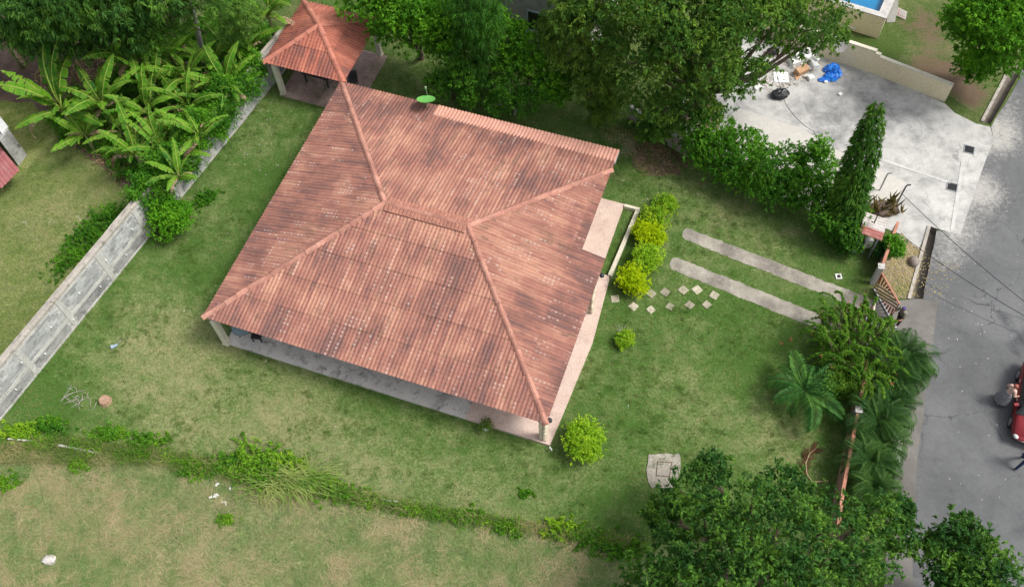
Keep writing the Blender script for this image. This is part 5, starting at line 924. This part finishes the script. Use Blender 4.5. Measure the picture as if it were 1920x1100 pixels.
# ------------------------------------------------------------------ garden furniture of the lawn
SM = mottled('stepping_stone', (.33, .3, .22), (.43, .39, .3), 4., (.2, .18, .12), 30, obj=.28)
zs_ = [(285, 735, .1), (390, 778, .7), (490, 797, .7), (600, 778, .95), (712, 770, .8), (810, 768, .75), (492, 705, .65), (572, 697, .8), (675, 685, .75), (755, 683, .6), (853, 715, .85)]
labs = ['stepping stone nearest the house slab', 'second stone of the lower row, below the brightest yellow shrub', 'third stone of the lower row', 'fourth stone of the lower row', 'fifth stone of the lower row', 'last stone of the lower row, nearest the wheel track', 'stone half hidden by the brightest yellow shrub', 'second stone of the upper row', 'third stone of the upper row', 'fourth stone of the upper row', 'last stone of the upper row, touching the wheel track edge']
for (x, y, rz), lab in zip(zs_, labs):
    c = G(1060+x/3.056, 320+y/3.056); k = random.uniform(.17, .22); rz += random.uniform(-.12, .12); single('stepping_stone', MB().box((c[0], c[1], .01), (k*2, k*2, .05), rz).box((c[0], c[1], .038), (k*1.84, k*1.84, .012), rz), SM, 'square '+lab, 'stepping stone', (c[0], c[1], 0), 'stepping stones in two rows across the lawn')
c = G(1572, 519); t = thing('drain_box', 'tiny white square drain box in the lawn above the wheel track', 'drain', c)
mb = MB()
for dx, dy, sx, sy in ((.12, 0, .06, .3), (-.12, 0, .06, .3), (0, .12, .18, .06), (0, -.12, .18, .06)): mb.box(c+(dx, dy, .03), (sx, sy, .08))
part('frame', mb, M['white'], t); part('pit_shade', MB().box(c+(0, 0, .012), (.17, .17, .012)), M['black'], t)  # black plate in the frame stands in for the shade inside the box
pt_ = roughen(PG((1216, 852), (1274, 850), (1276, 880), (1262, 915), (1222, 915), (1212, 880)), .25, .04, 31); c = G(1243, 882)
t = thing('inspection_cover', 'rough concrete inspection cover with square lid on the lawn', 'manhole', c); part('surround', MB().prism(pt_, -.05, .05), M['track'], t)
lid = [(G(x, y)[0], G(x, y)[1]) for x, y in ((1233, 867), (1258, 868), (1254, 893), (1231, 891))]; part('joint', MB().prism([np.array(p)+(np.array(p)-c[:2])*.14 for p in lid], .05, .056), M['mulch'], t); part('lid', MB().prism(lid, .052, .075), M['track'], t)
c = G(216, 649, .02); t = thing('garden_sprinkler', 'small pale blue sprinkler lying on the left lawn', 'sprinkler', c); part('base', MB().box(c+(0, 0, .05), (.3, .12, .08), .5).box(c+(-.12, -.05, .06), (.12, .2, .05), .5), plain('sprinkler_blue', (.32, .42, .5)), t); part('spout', MB().tube([c+(.1, .05, .08), c+(.3, .25, .15)], .02, 6), M['metal'], t)
db = G(140, 748); q = np.random.default_rng(8); t = thing('dead_branches', 'heap of pale dead branches on the left lawn', 'branches', db); bp = MB()
for i in range(24):
    c = G(q.normal(148, 14), q.normal(749, 8), .04); a = q.normal(2.9, .8); L = q.uniform(.2, .65); d = np.array([math.cos(a), math.sin(a), 0]); e = np.array([-d[1], d[0], 0])*q.normal(0, .12); bp.tube([c, c+d*L*.35+e*.7+(0, 0, .04), c+d*L*.7+e, c+d*L], [.014, .011, .008, .004], 4)
bp.tube([G(115, 752, .05), G(122, 742, .15), G(140, 735, .12), G(158, 731, .05)], [.014, .02, .018, .01], 5); part('twigs', bp, M['capconc'], t)
c = G(198, 752); single('stump', MB().lathe(c, ((.34, -.05), (.28, .1), (.25, .22), (.2, .24)), 11), mottled('stump_wood', (.3, .19, .12), (.38, .25, .17), 5., (.12, .08, .05), 30), 'small brown cut stump beside the dead branches', 'stump', c)
c = G(912, 803); t = thing('potted_plant', 'small plant in a pale pot against the pink slab edge', 'plant', c); part('pot', MB().lathe(c, ((.13, 0), (.18, .25), (.19, .27)), 12), M['white'], t); link('foliage', fast_mesh('foliage', crown_leaves([(*(c+(0, 0, .42)), .26, .22)], 260, .1, .04, 3, per=6, clump=.5), 4, LM['olive'], c), t)
c = G(1031, 843); t = thing('garden_tap', 'little white garden tap at the front corner of the slab', 'tap', c); part('pipe', MB().tube([c, c+(0, 0, .35)], .03, 6), M['white'], t); part('spout', MB().tube([c+(0, 0, .33), c+(.06, -.1, .36), c+(.08, -.14, .28)], .025, 6), M['white'], t)
t = thing('fallen_pole', 'weathered grey fence pole lying along the field boundary', 'pole', G(120, 838)); part('pole', MB().tube([G(110, 834, .2), G(190, 850, .12)], [.06, .05], 7), M['palebark'], t); part('rail', MB().tube([G(15, 822, .25), G(60, 826, .2)], [.04, .04], 6), M['palebark'], t)
single('white_pipe', MB().tube([G(718, 936, .12), G(746, 940, .1)], .035, 7), M['white'], 'short white plastic pipe on the field boundary', 'pipe', G(718, 936))
for i, (x, y, lab, r_) in enumerate(((403, 930, 'largest white paper scrap in the field below the weed clump', .16), (408, 908, 'white paper scrap nearest the weed clump', .12), (432, 915, 'faint white paper scrap right of the others', .1), (420, 940, 'lowest small paper scrap in the field', .1))):
    c = G(x, y, .06); mb = MB(); q = np.random.default_rng(i)
    for k in range(4): mb.box(c+q.normal(0, r_*.5, 3)*[1, 1, .2], (r_, r_*.6, .012), q.uniform(0, 3), q.uniform(-.5, .5), q.uniform(-.5, .5))
    single('paper_scrap', mb, M['white'], lab, 'litter', c, 'white paper scraps in the field')
single('field_stone', MB().blob(G(93, 1049, .1), (.3, .22, .2), 9, 6, .2, 4), mottled('pale_stone', (.45, .42, .38), (.55, .52, .48), 4.), 'pale stone half buried in the mown field', 'stone', G(93, 1049))
single('verge_stone', MB().blob(G(1714, 490, .14), (.27, .3, .24), 10, 7, .08, 4), mottled('brown_stone', (.2, .165, .15), (.27, .23, .2), 4.), 'round brown boulder on the dry verge by the drain', 'stone', G(1714, 490), smooth=True)
single('culvert_slab', MB().prism([p for p in PG((1648, 852), (1668, 800), (1692, 806), (1686, 868), (1662, 868))], -.05, .14), mottled('culvert_concrete', (.55, .53, .48), (.66, .64, .6), 1.5, (.2, .17, .12), 10, stain=.6), 'stained white culvert slab beside the pavement', 'slab', G(1670, 850))

# ------------------------------------------------------------------ the yard at the top right
def wall_run(label, P, hs_, wdth=.16):
    t = thing('boundary_wall', label, 'wall', G(*P[0])); mb = MB(); cp = MB()
    for i in range(len(P)-1):
        a, b = G(*P[i]), G(*P[i+1]); h = hs_[i]; mb.beam(a+(0, 0, h/2-.03), b+(0, 0, h/2-.03), wdth, h-.0); cp.beam(a+(0, 0, h), b+(0, 0, h), wdth+.06, .06)
    part('wall', mb, M['beige'], t); part('coping', cp, M['beigecap'], t); return t
wall_run('long stepped beige wall with pale coping between yard and pool', [(1400, 60), (1535, 103), (1629, 134), (1638, 137), (1772, 190)], [1.62, 1.62, 1.45, 1.3])
def pent(*c): return [G(*p) for p in c]
c0 = G(1646, 73); ex = unit(G(1568, 49)-c0); ey = np.array([-ex[1], ex[0], 0]); ey = -ey if ey[1] < 0 else ey
pl = thing('raised_pool', 'raised beige pool with grey rim and blue water at the top right', 'pool', c0); PLh = 1.6
def pbx(name, u0, u1, v0, v1, z0, z1, mat, parent=pl): 
    return part(name, MB().prism([(c0+ex*u+ey*v)[:2] for u, v in ((u0, v0), (u0, v1), (u1, v1), (u1, v0))], z0, z1), mat, parent)
pbx('wall', 0, 7, 0, .3, -.05, PLh-.06, M['beige']); pbx('wall', 0, .35, .303, 4.5, -.05, PLh-.06, M['beige']); pbx('wall', .353, 7, 4.2, 4.5, -.05, PLh-.06, M['beige']); pbx('wall', 6.7, 7, .303, 4.197, -.05, PLh-.06, M['beige'])
pbx('rim', -.03, 7.03, -.03, .36, PLh-.057, PLh, M['poolrim']); pbx('rim', -.03, .5, .363, 4.53, PLh-.057, PLh, M['poolrim']); pbx('rim', .503, 7.03, 4.15, 4.53, PLh-.057, PLh, M['poolrim'])
pbx('liner', .354, 6.697, .304, 4.19, .2, .25, plain('pool_blue', (.02, .2, .42), .4)); pbx('step', .36, 6.69, 2.3, 3., .25, PLh-.42, plain('pool_pale', (.25, .62, .75), .4)); wm_ = plain('pool_water', (.01, .17, .36), .08, .6)
pbx('water', .355, 6.69, .305, 2.296, PLh-.5, PLh-.45, wm_); pbx('water', .355, 6.69, 3.004, 4.19, PLh-.5, PLh-.45, plain('pool_water_shadow', (.006, .05, .1), .08, .6)); pbx('ledge', 1.4, 7, -.1, -.034, .25, .32, M['white'])  # far water strip: pool shadow put in as a darker blue
single('leaning_board', MB().beam(G(1670, 42, .02), G(1679, -12, 1.5), .5, .06), M['greywall'], 'grey board leaning beside the raised pool', 'board', G(1670, 42))
sg = [G(1680, 29, .1), G(1698, 37, .1), G(1701, 22, .45), G(1684, 14, .45)]; scn = np.mean(sg, 0); t = thing('sign_board', 'white sign with faded red print propped in the grass by the pool', 'sign', (scn[0], scn[1], 0)); sn = unit(np.cross(sg[1]-sg[0], sg[3]-sg[0])); sn = sn if sn[2] > 0 else -sn
part('panel', MB().add(sg+[p-sn*.03 for p in sg], ((0, 1, 2, 3), (7, 6, 5, 4), (0, 4, 5, 1), (1, 5, 6, 2), (2, 6, 7, 3), (3, 7, 4, 0))), plain('sign_white', (.72, .66, .65)), t)
pm = MB(); q = np.random.default_rng(2)
for i in range(4):
    v = .16+i*.2; u = .1
    while u < .85:
        du = q.uniform(.06, .16); P_ = [sg[0]+(sg[1]-sg[0])*a+(sg[3]-sg[0])*b+sn*.004 for a, b in ((u, v), (min(.92, u+du), v), (min(.92, u+du), v+.11), (u, v+.11))]; pm.add(P_, [(0, 1, 2, 3)]); u += du+.05
part('print', pm, plain('faded_red', (.62, .2, .22)), t); part('prop', MB().tube([sg[2]-sn*.04, np.array([sg[2][0]-.1, sg[2][1]+.2, 0])], .02, 5), M['wood'], t)
dish('small grey dish resting on the beige wall coping by the pool', G(1572, 95, 1.62)+np.array([0, 0, .0]), .45, .42, plain('dish_grey', (.3, .29, .28)), M['white'], (-.35, -.45, .8))
# drain grates
for x, y, lab in ((1817, 281, 'square black drain grate nearest the road kerb'), (1785, 351, 'square black drain grate at the lower yard corner')):
    c = G(x, y, .008); t = thing('drain_grate', lab, 'drain grate', c, group='square drain grates in the concrete yard'); mb = MB(); rz = .5
    rot = np.array(Matrix.Rotation(-.4, 3, 'Z'))
    part('pit_shade', MB().box(c+(0, 0, .008), (.5, .5, .012), -.4), M['black'], t)  # flat black plate above the concrete, coloured as the shade of an open pit
    for k in range(7): part('bar', MB().box(c+rot @ np.array([-.21+k*.07, 0, .022]), (.025, .46, .016), -.4), M['dark'], t)
    for dx, dy, sx, sy in ((.26, 0, .05, .57), (-.26, 0, .05, .57), (0, .26, .47, .05), (0, -.26, .47, .05)): part('frame', MB().box(c+rot @ np.array([dx, dy, .02]), (sx, sy, .03), -.4), M['metal'], t)
# trash
def bag(label, px, py, r_, mat, seed, sq=.6, grp=None, name='trash_bag', cat='bag'):
    c = G(px, py); t = thing(name, label, cat, c, group=grp); part('bag', MB().blob(c+(0, 0, r_*sq*.8), (r_, r_*.75, r_*sq), 14, 9, .13, seed), mat, t); part('knot', MB().tube([c+(0, 0, r_*sq*1.4), c+(.05, .02, r_*sq*1.9), c+(.12, .0, r_*sq*2.1)], [.08, .04, .07], 6), mat, t)
bag('shiny black trash bag alone on the bare concrete', 1461, 181, .5, M['black'], 1, .55, 'black trash bags'); bag('black trash bag under the edge of the large tree', 1447, 102, .36, M['black'], 2, .7, 'black trash bags')
M['tarp'] = mottled('blue_tarp', (.005, .11, .5), (.01, .2, .66), 3., (.004, .05, .25), 20, .4, .5, .4); t = thing('blue_tarp', 'crumpled bright blue tarp by the beige wall', 'tarp', G(1558, 140)); mb = MB(); q = np.random.default_rng(3)
for x, y, rx_, ry_, rz_ in ((1561, 128, .42, .3, .22), (1568, 136, .32, .38, .24), (1557, 143, .34, .28, .2), (1547, 149, .36, .2, .12), (1553, 130, .3, .2, .16), (1563, 146, .3, .25, .15)): c = G(x, y, rz_*.6); mb.blob(c, (rx_, ry_, rz_), 16, 9, .22, int(x))
part('tarp_folds', mb, M['tarp'], t)
c = G(1501, 138); t = thing('cardboard_box', 'brown cardboard box tipped over beside the white foam', 'box', c); cb = mottled('cardboard', (.42, .25, .14), (.5, .31, .19), 3.); part('box', MB().box(c+(0, 0, .25), (.75, .4, .42), .5, .25), cb, t); part('flap', MB().box(c+(-.28, -.32, .1), (.3, .3, .015), .5, .5), cb, t); part('flap', MB().box(c+(.25, -.25, .12), (.35, .25, .015), .7, -.5), M['white'], t, label='white inner flap')
for i, (x, y, z, sx, sy, h, rz, lab) in enumerate(((1464, 146, 0, .85, .8, .06, -.1, 'largest white board flat above the lone black bag'), (1460, 128, 0, .8, .5, .05, .1, 'grey-white board behind the largest one'), (1490, 118, 0, .8, .6, .35, .4, 'white foam block under the hanging branches'), (1508, 112, .0, .6, .5, .5, .9, 'upright white foam block beside the cardboard box'), (1523, 122, 0, .35, .9, .35, .2, 'tall white foam panel nearest the beige wall'), (1532, 95, 0, .3, .8, .3, -.2, 'white foam strip against the foot of the wall'), (1519, 149, 0, .35, .3, .25, .3, 'small white foam piece in front of the cardboard box'), (1548, 155, 0, .22, .16, .12, .2, 'tiny white foam lump below the blue tarp'), (1575, 178, 0, .26, .2, .12, .5, 'single white lump out on the bare concrete'), (1420, 166, 0, .4, .25, .15, .4, 'white scrap at the edge of the large tree shade'), (1405, 150, 0, .4, .3, .2, .1, 'white bag half under the large tree'))):
    c = G(x, y, z); mb = MB().box(c+(0, 0, h/2+.01), (sx, sy, h), rz); q = np.random.default_rng(i+40)
    if i in (2, 3, 4, 5): mb.box(c+(.12, .1, h+.1), (sx*.6, sy*.5, .18), rz+.5, .2).box(c+(-.2, -.25, .06), (.35, .3, .1), rz-.4)
    o = single('foam_board' if i < 2 else 'foam_block', mb, M['pier'] if i == 1 else M['white'], lab, 'board' if i < 2 else 'foam', tuple(c), 'white packing waste by the wall')
    b_ = o.modifiers.new('bevel', 'BEVEL'); b_.width = .03; b_.segments = 1
q = np.random.default_rng(64); bl_ = [np.array(G(*p)) for p in ((-30, 838), (120, 832), (300, 858), (430, 885), (560, 912), (700, 942), (800, 962), (950, 990), (1100, 1012), (1220, 1025))]; Bp = []
for a, b in zip(bl_[:-1], bl_[1:]):
    for k in range(int(np.linalg.norm(b-a)*95)): t_ = q.random(); p = a+(b-a)*t_; o_ = q.normal(0, .2); Bp.append([p[0], p[1]+o_, 0])
Bp = np.array(Bp); dn = vnoise(Bp[:, :2], .9, 9)*.6+.55+q.normal(0, .15, len(Bp)); Bp = Bp[dn > .35]; Bp[:, 2] = q.uniform(.03, .38, len(Bp)); Bp = np.repeat(Bp, 4, 0); Dp = q.normal(size=Bp.shape)+(0, 0, .5); Dp /= np.linalg.norm(Dp, axis=1, keepdims=True)
link('boundary_weeds', fast_mesh('boundary_weeds', leaf_quads(Bp+q.normal(0, .05, Bp.shape), Dp, .13, .05, q), 4, LM['weed']), kind='stuff')
q = np.random.default_rng(61); tp = scatter_poly(PG((1405, 145), (1440, 90), (1530, 85), (1540, 120), (1500, 160), (1440, 175)), 330, q); link('trash_scraps', fast_mesh('trash_scraps', flat_bits(tp, q, .22, .14, .01, .08), 4, leaf_mat('scrap', (.3, .25, .2), (.8, .78, .74), (.6, .5, .4), .2)), kind='stuff')
q = np.random.default_rng(62); tp = np.concatenate([scatter_poly(PG((1760, 440), (1920, 440), (1920, 1000), (1750, 900)), 34, q), scatter_poly(PG((1770, 560), (1870, 560), (1850, 640), (1780, 640)), 16, q)]); link('road_litter', fast_mesh('road_litter', flat_bits(tp, q, .08, .06, .012, .02), 4, leaf_mat('road_scrap', (.45, .43, .4), (.75, .73, .7), (.6, .55, .5), .2)), kind='stuff')
q = np.random.default_rng(63); tp = np.concatenate([scatter_poly(PG((400, 260), (500, 190), (590, 210), (520, 330), (430, 330)), 45, q), scatter_poly(lawn_poly, 60, q)]); link('lawn_litter', fast_mesh('lawn_litter', flat_bits(tp, q, .12, .08, .02, .05), 4, leaf_mat('lawn_scrap', (.4, .36, .28), (.66, .62, .55), (.6, .5, .4), .2)), kind='stuff')
# tan patio
pt0 = G(1290, 232); t = thing('patio', 'small tan tiled patio showing through the large tree', 'patio', pt0); part('bed', MB().prism(PG((1288, 184), (1356, 196), (1348, 246), (1284, 232)), -.02, .02), M['mortar'], t)
pax, pay = (G(1348, 246)-G(1284, 232)), (G(1288, 184)-G(1284, 232)); tm = MB().box((0, 0, 0), (.4, .4, .02)).mesh('tile', mottled('patio_tile', (.4, .27, .19), (.48, .34, .25), 3., obj=.12))
for i in range(4):
    for j in range(4): o = link('tile', tm, t); p = G(1284, 232)+pax*(i+.5)/4+pay*(j+.5)/4; o.location = tuple(p-pt0+np.array([0, 0, .028])); o.rotation_euler.z = math.atan2(pax[1], pax[0])
rw = thing('rear_wall', 'grey block wall stub under the hedge by the leaf mould', 'wall', G(1255, 276)); part('wall', MB().beam(G(1180, 222)+(0, 0, .5), G(1300, 302)+(0, 0, .5), .15, 1.), M['capconc'], rw); part('coping', MB().beam(G(1180, 222)+(0, 0, 1.02), G(1300, 302)+(0, 0, 1.02), .2, .05), M['joint'], rw)
# neighbour's grey house behind the trees
hb = G(1000, 38, 2.2); gh = thing('grey_house', 'grey rendered house with pale blue window frame behind the trees', 'house', (hb[0], hb[1], 0), -.42)
part('wall', MB().box((-.5, 3.5, 3.), (8, 7, 6.)), M['greywall'], gh, local=True); part('roof', MB().box((-.5, 3.4, 6.06), (8.6, 7.8, .1)), M['capconc'], gh, local=True)
wf = part('window', MB().box((-.35, -.03, 2.15), (.09, .1, 1.5)).box((.85, -.03, 2.15), (.09, .1, 1.5)).box((.25, -.03, 2.86), (1.1, .1, .08)).box((.25, -.03, 1.44), (1.1, .1, .08)), M['blueframe'], gh, local=True); part('pane', MB().box((.25, -.012, 2.15), (1.1, .02, 1.34)), M['glass'], wf, local=True); part('sill', MB().box((.25, -.12, 1.32), (1.6, .26, .07)), M['blueframe'], wf, local=True)

# ------------------------------------------------------------------ car and people
def car():
    w1, w2 = G(1912, 703, .3), G(1897, 791, .3); d = unit((w2-w1)*[1, 1, 0]); side = np.array([d[1], -d[0], 0]); side = side if side[0] < 0 else -side
    mid = (w1+w2)/2; cen = mid-side*.82; t = thing('parked_car', 'dark red car parked at the right edge of the road', 'car', (cen[0], cen[1], 0)); wb = np.linalg.norm(w2-w1)
    L = lambda x, y, z: cen*[1, 1, 0]+d*x+side*y+np.array([0, 0, z])
    red = plain('car_red', (.19, .008, .012), .22, .6); sec = [(-2.1, .55, .62, .72), (-2.0, .35, .8, .82), (-1.5, .25, .88, .92), (-.2, .22, .9, .96), (1.0, .22, .9, .95), (1.6, .25, .86, .86), (2.02, .32, .78, .74), (2.16, .45, .6, .62)]
    V = []; F = []
    for x, z0, y, z1 in sec:
        ring = [(-y*.9, z0), (-y, z0+.15), (-y*1.02, (z0+z1)*.55), (-y*.94, z1-.06), (-y*.8, z1), (y*.8, z1), (y*.94, z1-.06), (y*1.02, (z0+z1)*.55), (y, z0+.15), (y*.9, z0)]
        V += [L(x, a, b) for a, b in ring]
    for i in range(len(sec)-1):
        for j in range(10): F.append((i*10+j, i*10+(j+1) % 10, (i+1)*10+(j+1) % 10, (i+1)*10+j))
    F += [tuple(range(10)), tuple(range((len(sec)-1)*10, len(sec)*10))[::-1]]; part('body', MB().add(V, F), red, t, True)
    cab = [(-1.75, .93, .76, .9), (-1.3, 1.36, .64, .86), (-.3, 1.46, .64, .86), (.45, 1.38, .62, .86), (1.15, .95, .74, .9)]; V = []; F = []
    for x, zt, yt, yb in cab: V += [L(x, -yb, .9), L(x, -yt, zt), L(x, yt, zt), L(x, yb, .9)]
    for i in range(4):
        for j in range(3): F.append((i*4+j, i*4+j+1, (i+1)*4+j+1, (i+1)*4+j))
    F += [(0, 1, 2, 3), (19, 18, 17, 16)]; part('cabin', MB().add(V, F), M['glass'], t); part('roof', MB().add([L(x, y, z) for x, z in ((-1.25, 1.385), (-.3, 1.485), (.4, 1.405)) for y in (-.66, .66)]+[L(x, y, z+.03) for x, z in ((-1.25, 1.385), (-.3, 1.485), (.4, 1.405)) for y in (-.6, .6)], [(0, 1, 3, 2), (2, 3, 5, 4), (6, 7, 9, 8), (8, 9, 11, 10), (0, 6, 8, 2), (2, 8, 10, 4), (1, 3, 9, 7), (3, 5, 11, 9), (0, 1, 7, 6), (4, 5, 11, 10)]), red, t)
    for sx in (-wb/2, wb/2):
        for sy in (-.8, .8):
            s_ = 1 if sy > 0 else -1; wh_ = part('wheel', MB().tube([L(sx, sy-.1*s_, .31), L(sx, sy+.1*s_, .31)], .31, 18), M['black'], t, True)
            for k in range(6): a = k*math.pi/3; p = L(sx, sy+.112*s_, .31); q0 = np.array([0, 0, 1.])*math.sin(a)+d*math.cos(a); part('spoke', MB().tube([p, p+q0*.2], [.05, .035], 5), plain('alloy', (.5, .5, .52), .35, .5, .6) if 'alloy' not in bpy.data.materials else bpy.data.materials['alloy'], wh_) if 0 else None
            part('rim', MB().tube([L(sx, sy+.09*s_, .31), L(sx, sy+.115*s_, .31)], .19, 14), bpy.data.materials.get('alloy') or plain('alloy', (.5, .5, .52), .35, .5, .6), t)
    for sx in (-.65, .65): part('headlight', MB().blob(L(2.05, sx, .6), (.12, .16, .1), 10, 6, 0), plain('lamp_glass', (.6, .6, .6), .1) if 'lamp_glass' not in bpy.data.materials else bpy.data.materials['lamp_glass'], t, True)
    for z0, x0 in ((.78, .25), (.78, -.75)): part('door_handle', MB().beam(L(x0, .925, z0), L(x0+.16, .925, z0), .03, .03), M['metal'], t)
    part('wing_mirror', MB().box(L(.75, .98, .98), (.2, .14, .14)), red, t)
car()
def person(label, base, face, joints, skin, cloth, hair, rad=1.):
    """joints: dict of points in metres, x to the person's right, y forward, z up. Body = one skinned surface; garments are shells over it."""
    t = thing('person', label, 'person', base, face); J = joints
    def skinned(name, pts, edges, radii, mat, root=0, lv=1):
        me = bpy.data.meshes.new(name); me.from_pydata(pts, edges, []); me.materials.append(mat); o = link(name, me, t); o.modifiers.new('skin', 'SKIN')
        for i, r_ in enumerate(radii): me.skin_vertices[0].data[i].radius = (r_, r_); me.skin_vertices[0].data[i].use_root = i == root
        s_ = o.modifiers.new('sub', 'SUBSURF'); s_.levels = s_.render_levels = lv; return o
    names = ['pelvis', 'belly', 'chest', 'neck', 'jaw', 'head', 'crown']; P = [J[n] for n in names]; E = [(i, i+1) for i in range(6)]; Rr = [.12, .115, .13, .055, .075, .092, .06]
    def chain(start, pts, rr):
        p = start
        for a, r_ in zip(pts, rr): P.append(a); Rr.append(r_); E.append((p, len(P)-1)); p = len(P)-1
        return p
    for s_ in 'LR':
        chain(0, [J['hip'+s_], J['knee'+s_], J['ankle'+s_], J['toe'+s_]], [.085, .058, .04, .035])
        w_ = chain(2, [J['sh'+s_], J['elbow'+s_], J['wrist'+s_], J['hand'+s_]], [.06, .042, .03, .032]); h = np.array(J['hand'+s_]); fdir = unit(np.array(J['hand'+s_])-np.array(J['wrist'+s_])); sdv = unit(np.cross(fdir, (0, 0, 1)))
        for k, ln in enumerate((.075, .085, .08, .065)): o_ = sdv*(k-1.5)*.022; chain(w_, [tuple(h+o_+fdir*.03), tuple(h+o_+fdir*(.03+ln*.5)), tuple(h+o_+fdir*(.03+ln)-np.array([0, 0, .012]))], [.009, .009, .007])
        chain(w_-0, [tuple(h-sdv*.045), tuple(h-sdv*.06+fdir*.04)], [.01, .008])
    skinned('body', P, E, Rr, skin)
    for nm, ks, rr, mat in cloth: skinned(nm, [J[k] if isinstance(k, str) else k for k in ks[0]], ks[1], rr, mat)
    hd = np.array(J['head']); f = np.array([0, 1., 0]); part('hair', MB().blob(hd+(0, -.025, .035), (.1, .11, .1), 12, 8, .03, 2), hair, t, True, local=True)
    ft = MB().blob(hd+(0, .1, -.01), (.016, .025, .022), 6, 5, 0).blob(hd+(.1, -.0, -.0), (.015, .025, .03), 6, 5, 0).blob(hd+(-.1, 0, 0), (.015, .025, .03), 6, 5, 0); part('face_features', ft, skin, t, True, local=True)
    ey_ = MB().blob(hd+(.034, .088, .015), (.014, .01, .009), 6, 5, 0).blob(hd+(-.034, .088, .015), (.014, .01, .009), 6, 5, 0).box(hd+(0, .09, -.045), (.045, .012, .01)); part('eyes', ey_, M['black'], t, local=True); return t
def pose(lean=0., stride=.0, armL=(-.3, .05, 1.05), armR=(.3, .05, 1.05), eL=(-.28, 0, 1.12), eR=(.28, 0, 1.12)):
    return dict(pelvis=(0, 0, .92), belly=(0, lean*.2, 1.08), chest=(0, lean*.5, 1.28), neck=(0, lean*.8, 1.45), jaw=(0, lean*.95+.03, 1.52), head=(0, lean, 1.6), crown=(0, lean, 1.69), hipL=(-.1, 0, .86), hipR=(.1, 0, .86), kneeL=(-.11, stride*.5+.02, .48), kneeR=(.11, -stride*.5+.02, .48), ankleL=(-.11, stride*.8, .08), ankleR=(.11, -stride*.9, .08), toeL=(-.12, stride*.8+.16, .04), toeR=(.12, -stride*.9+.16, .04),
        shL=(-.19, lean*.6, 1.38), shR=(.19, lean*.6, 1.38), elbowL=eL, elbowR=eR, wristL=tuple(np.array(armL)+[0, 0, .09]), wristR=tuple(np.array(armR)+[0, 0, .09]), handL=armL, handR=armR)
sk = plain('skin', (.36, .19, .125), .6); cam_ = mottled('camouflage_cloth', (.2, .19, .15), (.32, .3, .25), 9., (.06, .06, .045), 25, .9, .1, .1, stain=.9); drk = plain('dark_trousers', (.05, .048, .045), .9)
SH = lambda: (['belly', 'chest', 'neck', 'shL', 'elbowL', 'shR', 'elbowR', 'pelvis'], [(0, 1), (1, 2), (1, 3), (3, 4), (1, 5), (5, 6), (0, 7)]); TRS = lambda: (['pelvis', 'hipL', 'kneeL', 'ankleL', 'hipR', 'kneeR', 'ankleR'], [(0, 1), (1, 2), (2, 3), (0, 4), (4, 5), (5, 6)])
SHOE = lambda: (['ankleL', 'toeL'], [(0, 1)]); SHOE2 = lambda: (['ankleR', 'toeR'], [(0, 1)])
person('person in a camouflage top and purple cap bending at the gate', G(1681, 607), R(115), pose(.22, .12, (-.24, .5, 1.0), (.25, .48, .98), (-.27, .26, 1.08), (.28, .24, 1.08)), sk,
    [('shirt', SH(), [.135, .155, .07, .085, .065, .085, .065, .14], cam_), ('trousers', TRS(), [.14, .11, .078, .06, .11, .078, .06], drk), ('shoe', SHOE(), [.05, .048], M['white']), ('shoe', SHOE2(), [.05, .048], M['black'])], plain('purple_cap', (.1, .07, .2), .8))
t = person('person in a long grey skirt and pale pink top walking beside the red car', G(1874, 753), R(-80), pose(.12, .22, (-.3, .3, 1.0), (.3, .32, 1.02), (-.29, .06, 1.1), (.29, .08, 1.1)), plain('light_skin', (.55, .3, .22), .6),
    [('top', SH(), [.13, .145, .07, .08, .06, .08, .06, .13], plain('pink_top', (.6, .4, .33), .85))], plain('reddish_hair', (.28, .09, .06), .6))
sk_ = MB().lathe((0, 0, 0), ((.36, .32), (.33, .5), (.24, .8), (.16, 1.0), (.14, 1.06)), 14); part('skirt', sk_, mottled('grey_skirt', (.17, .17, .19), (.22, .22, .24), 3., (.1, .1, .12), 20), t, local=True)
person('person in dark blue jeans and black sneakers at the right picture edge', G(1909, 869), R(-60), pose(.1, .42), sk, [('shirt', SH(), [.13, .15, .07, .08, .06, .08, .06, .135], plain('dark_shirt', (.12, .04, .04), .9)), ('jeans', TRS(), [.135, .105, .075, .058, .105, .075, .058], plain('jeans', (.02, .035, .09), .9)), ('shoe', SHOE(), [.052, .05], M['black']), ('shoe', SHOE2(), [.052, .05], M['black'])], plain('black_hair', (.015, .012, .01), .6))
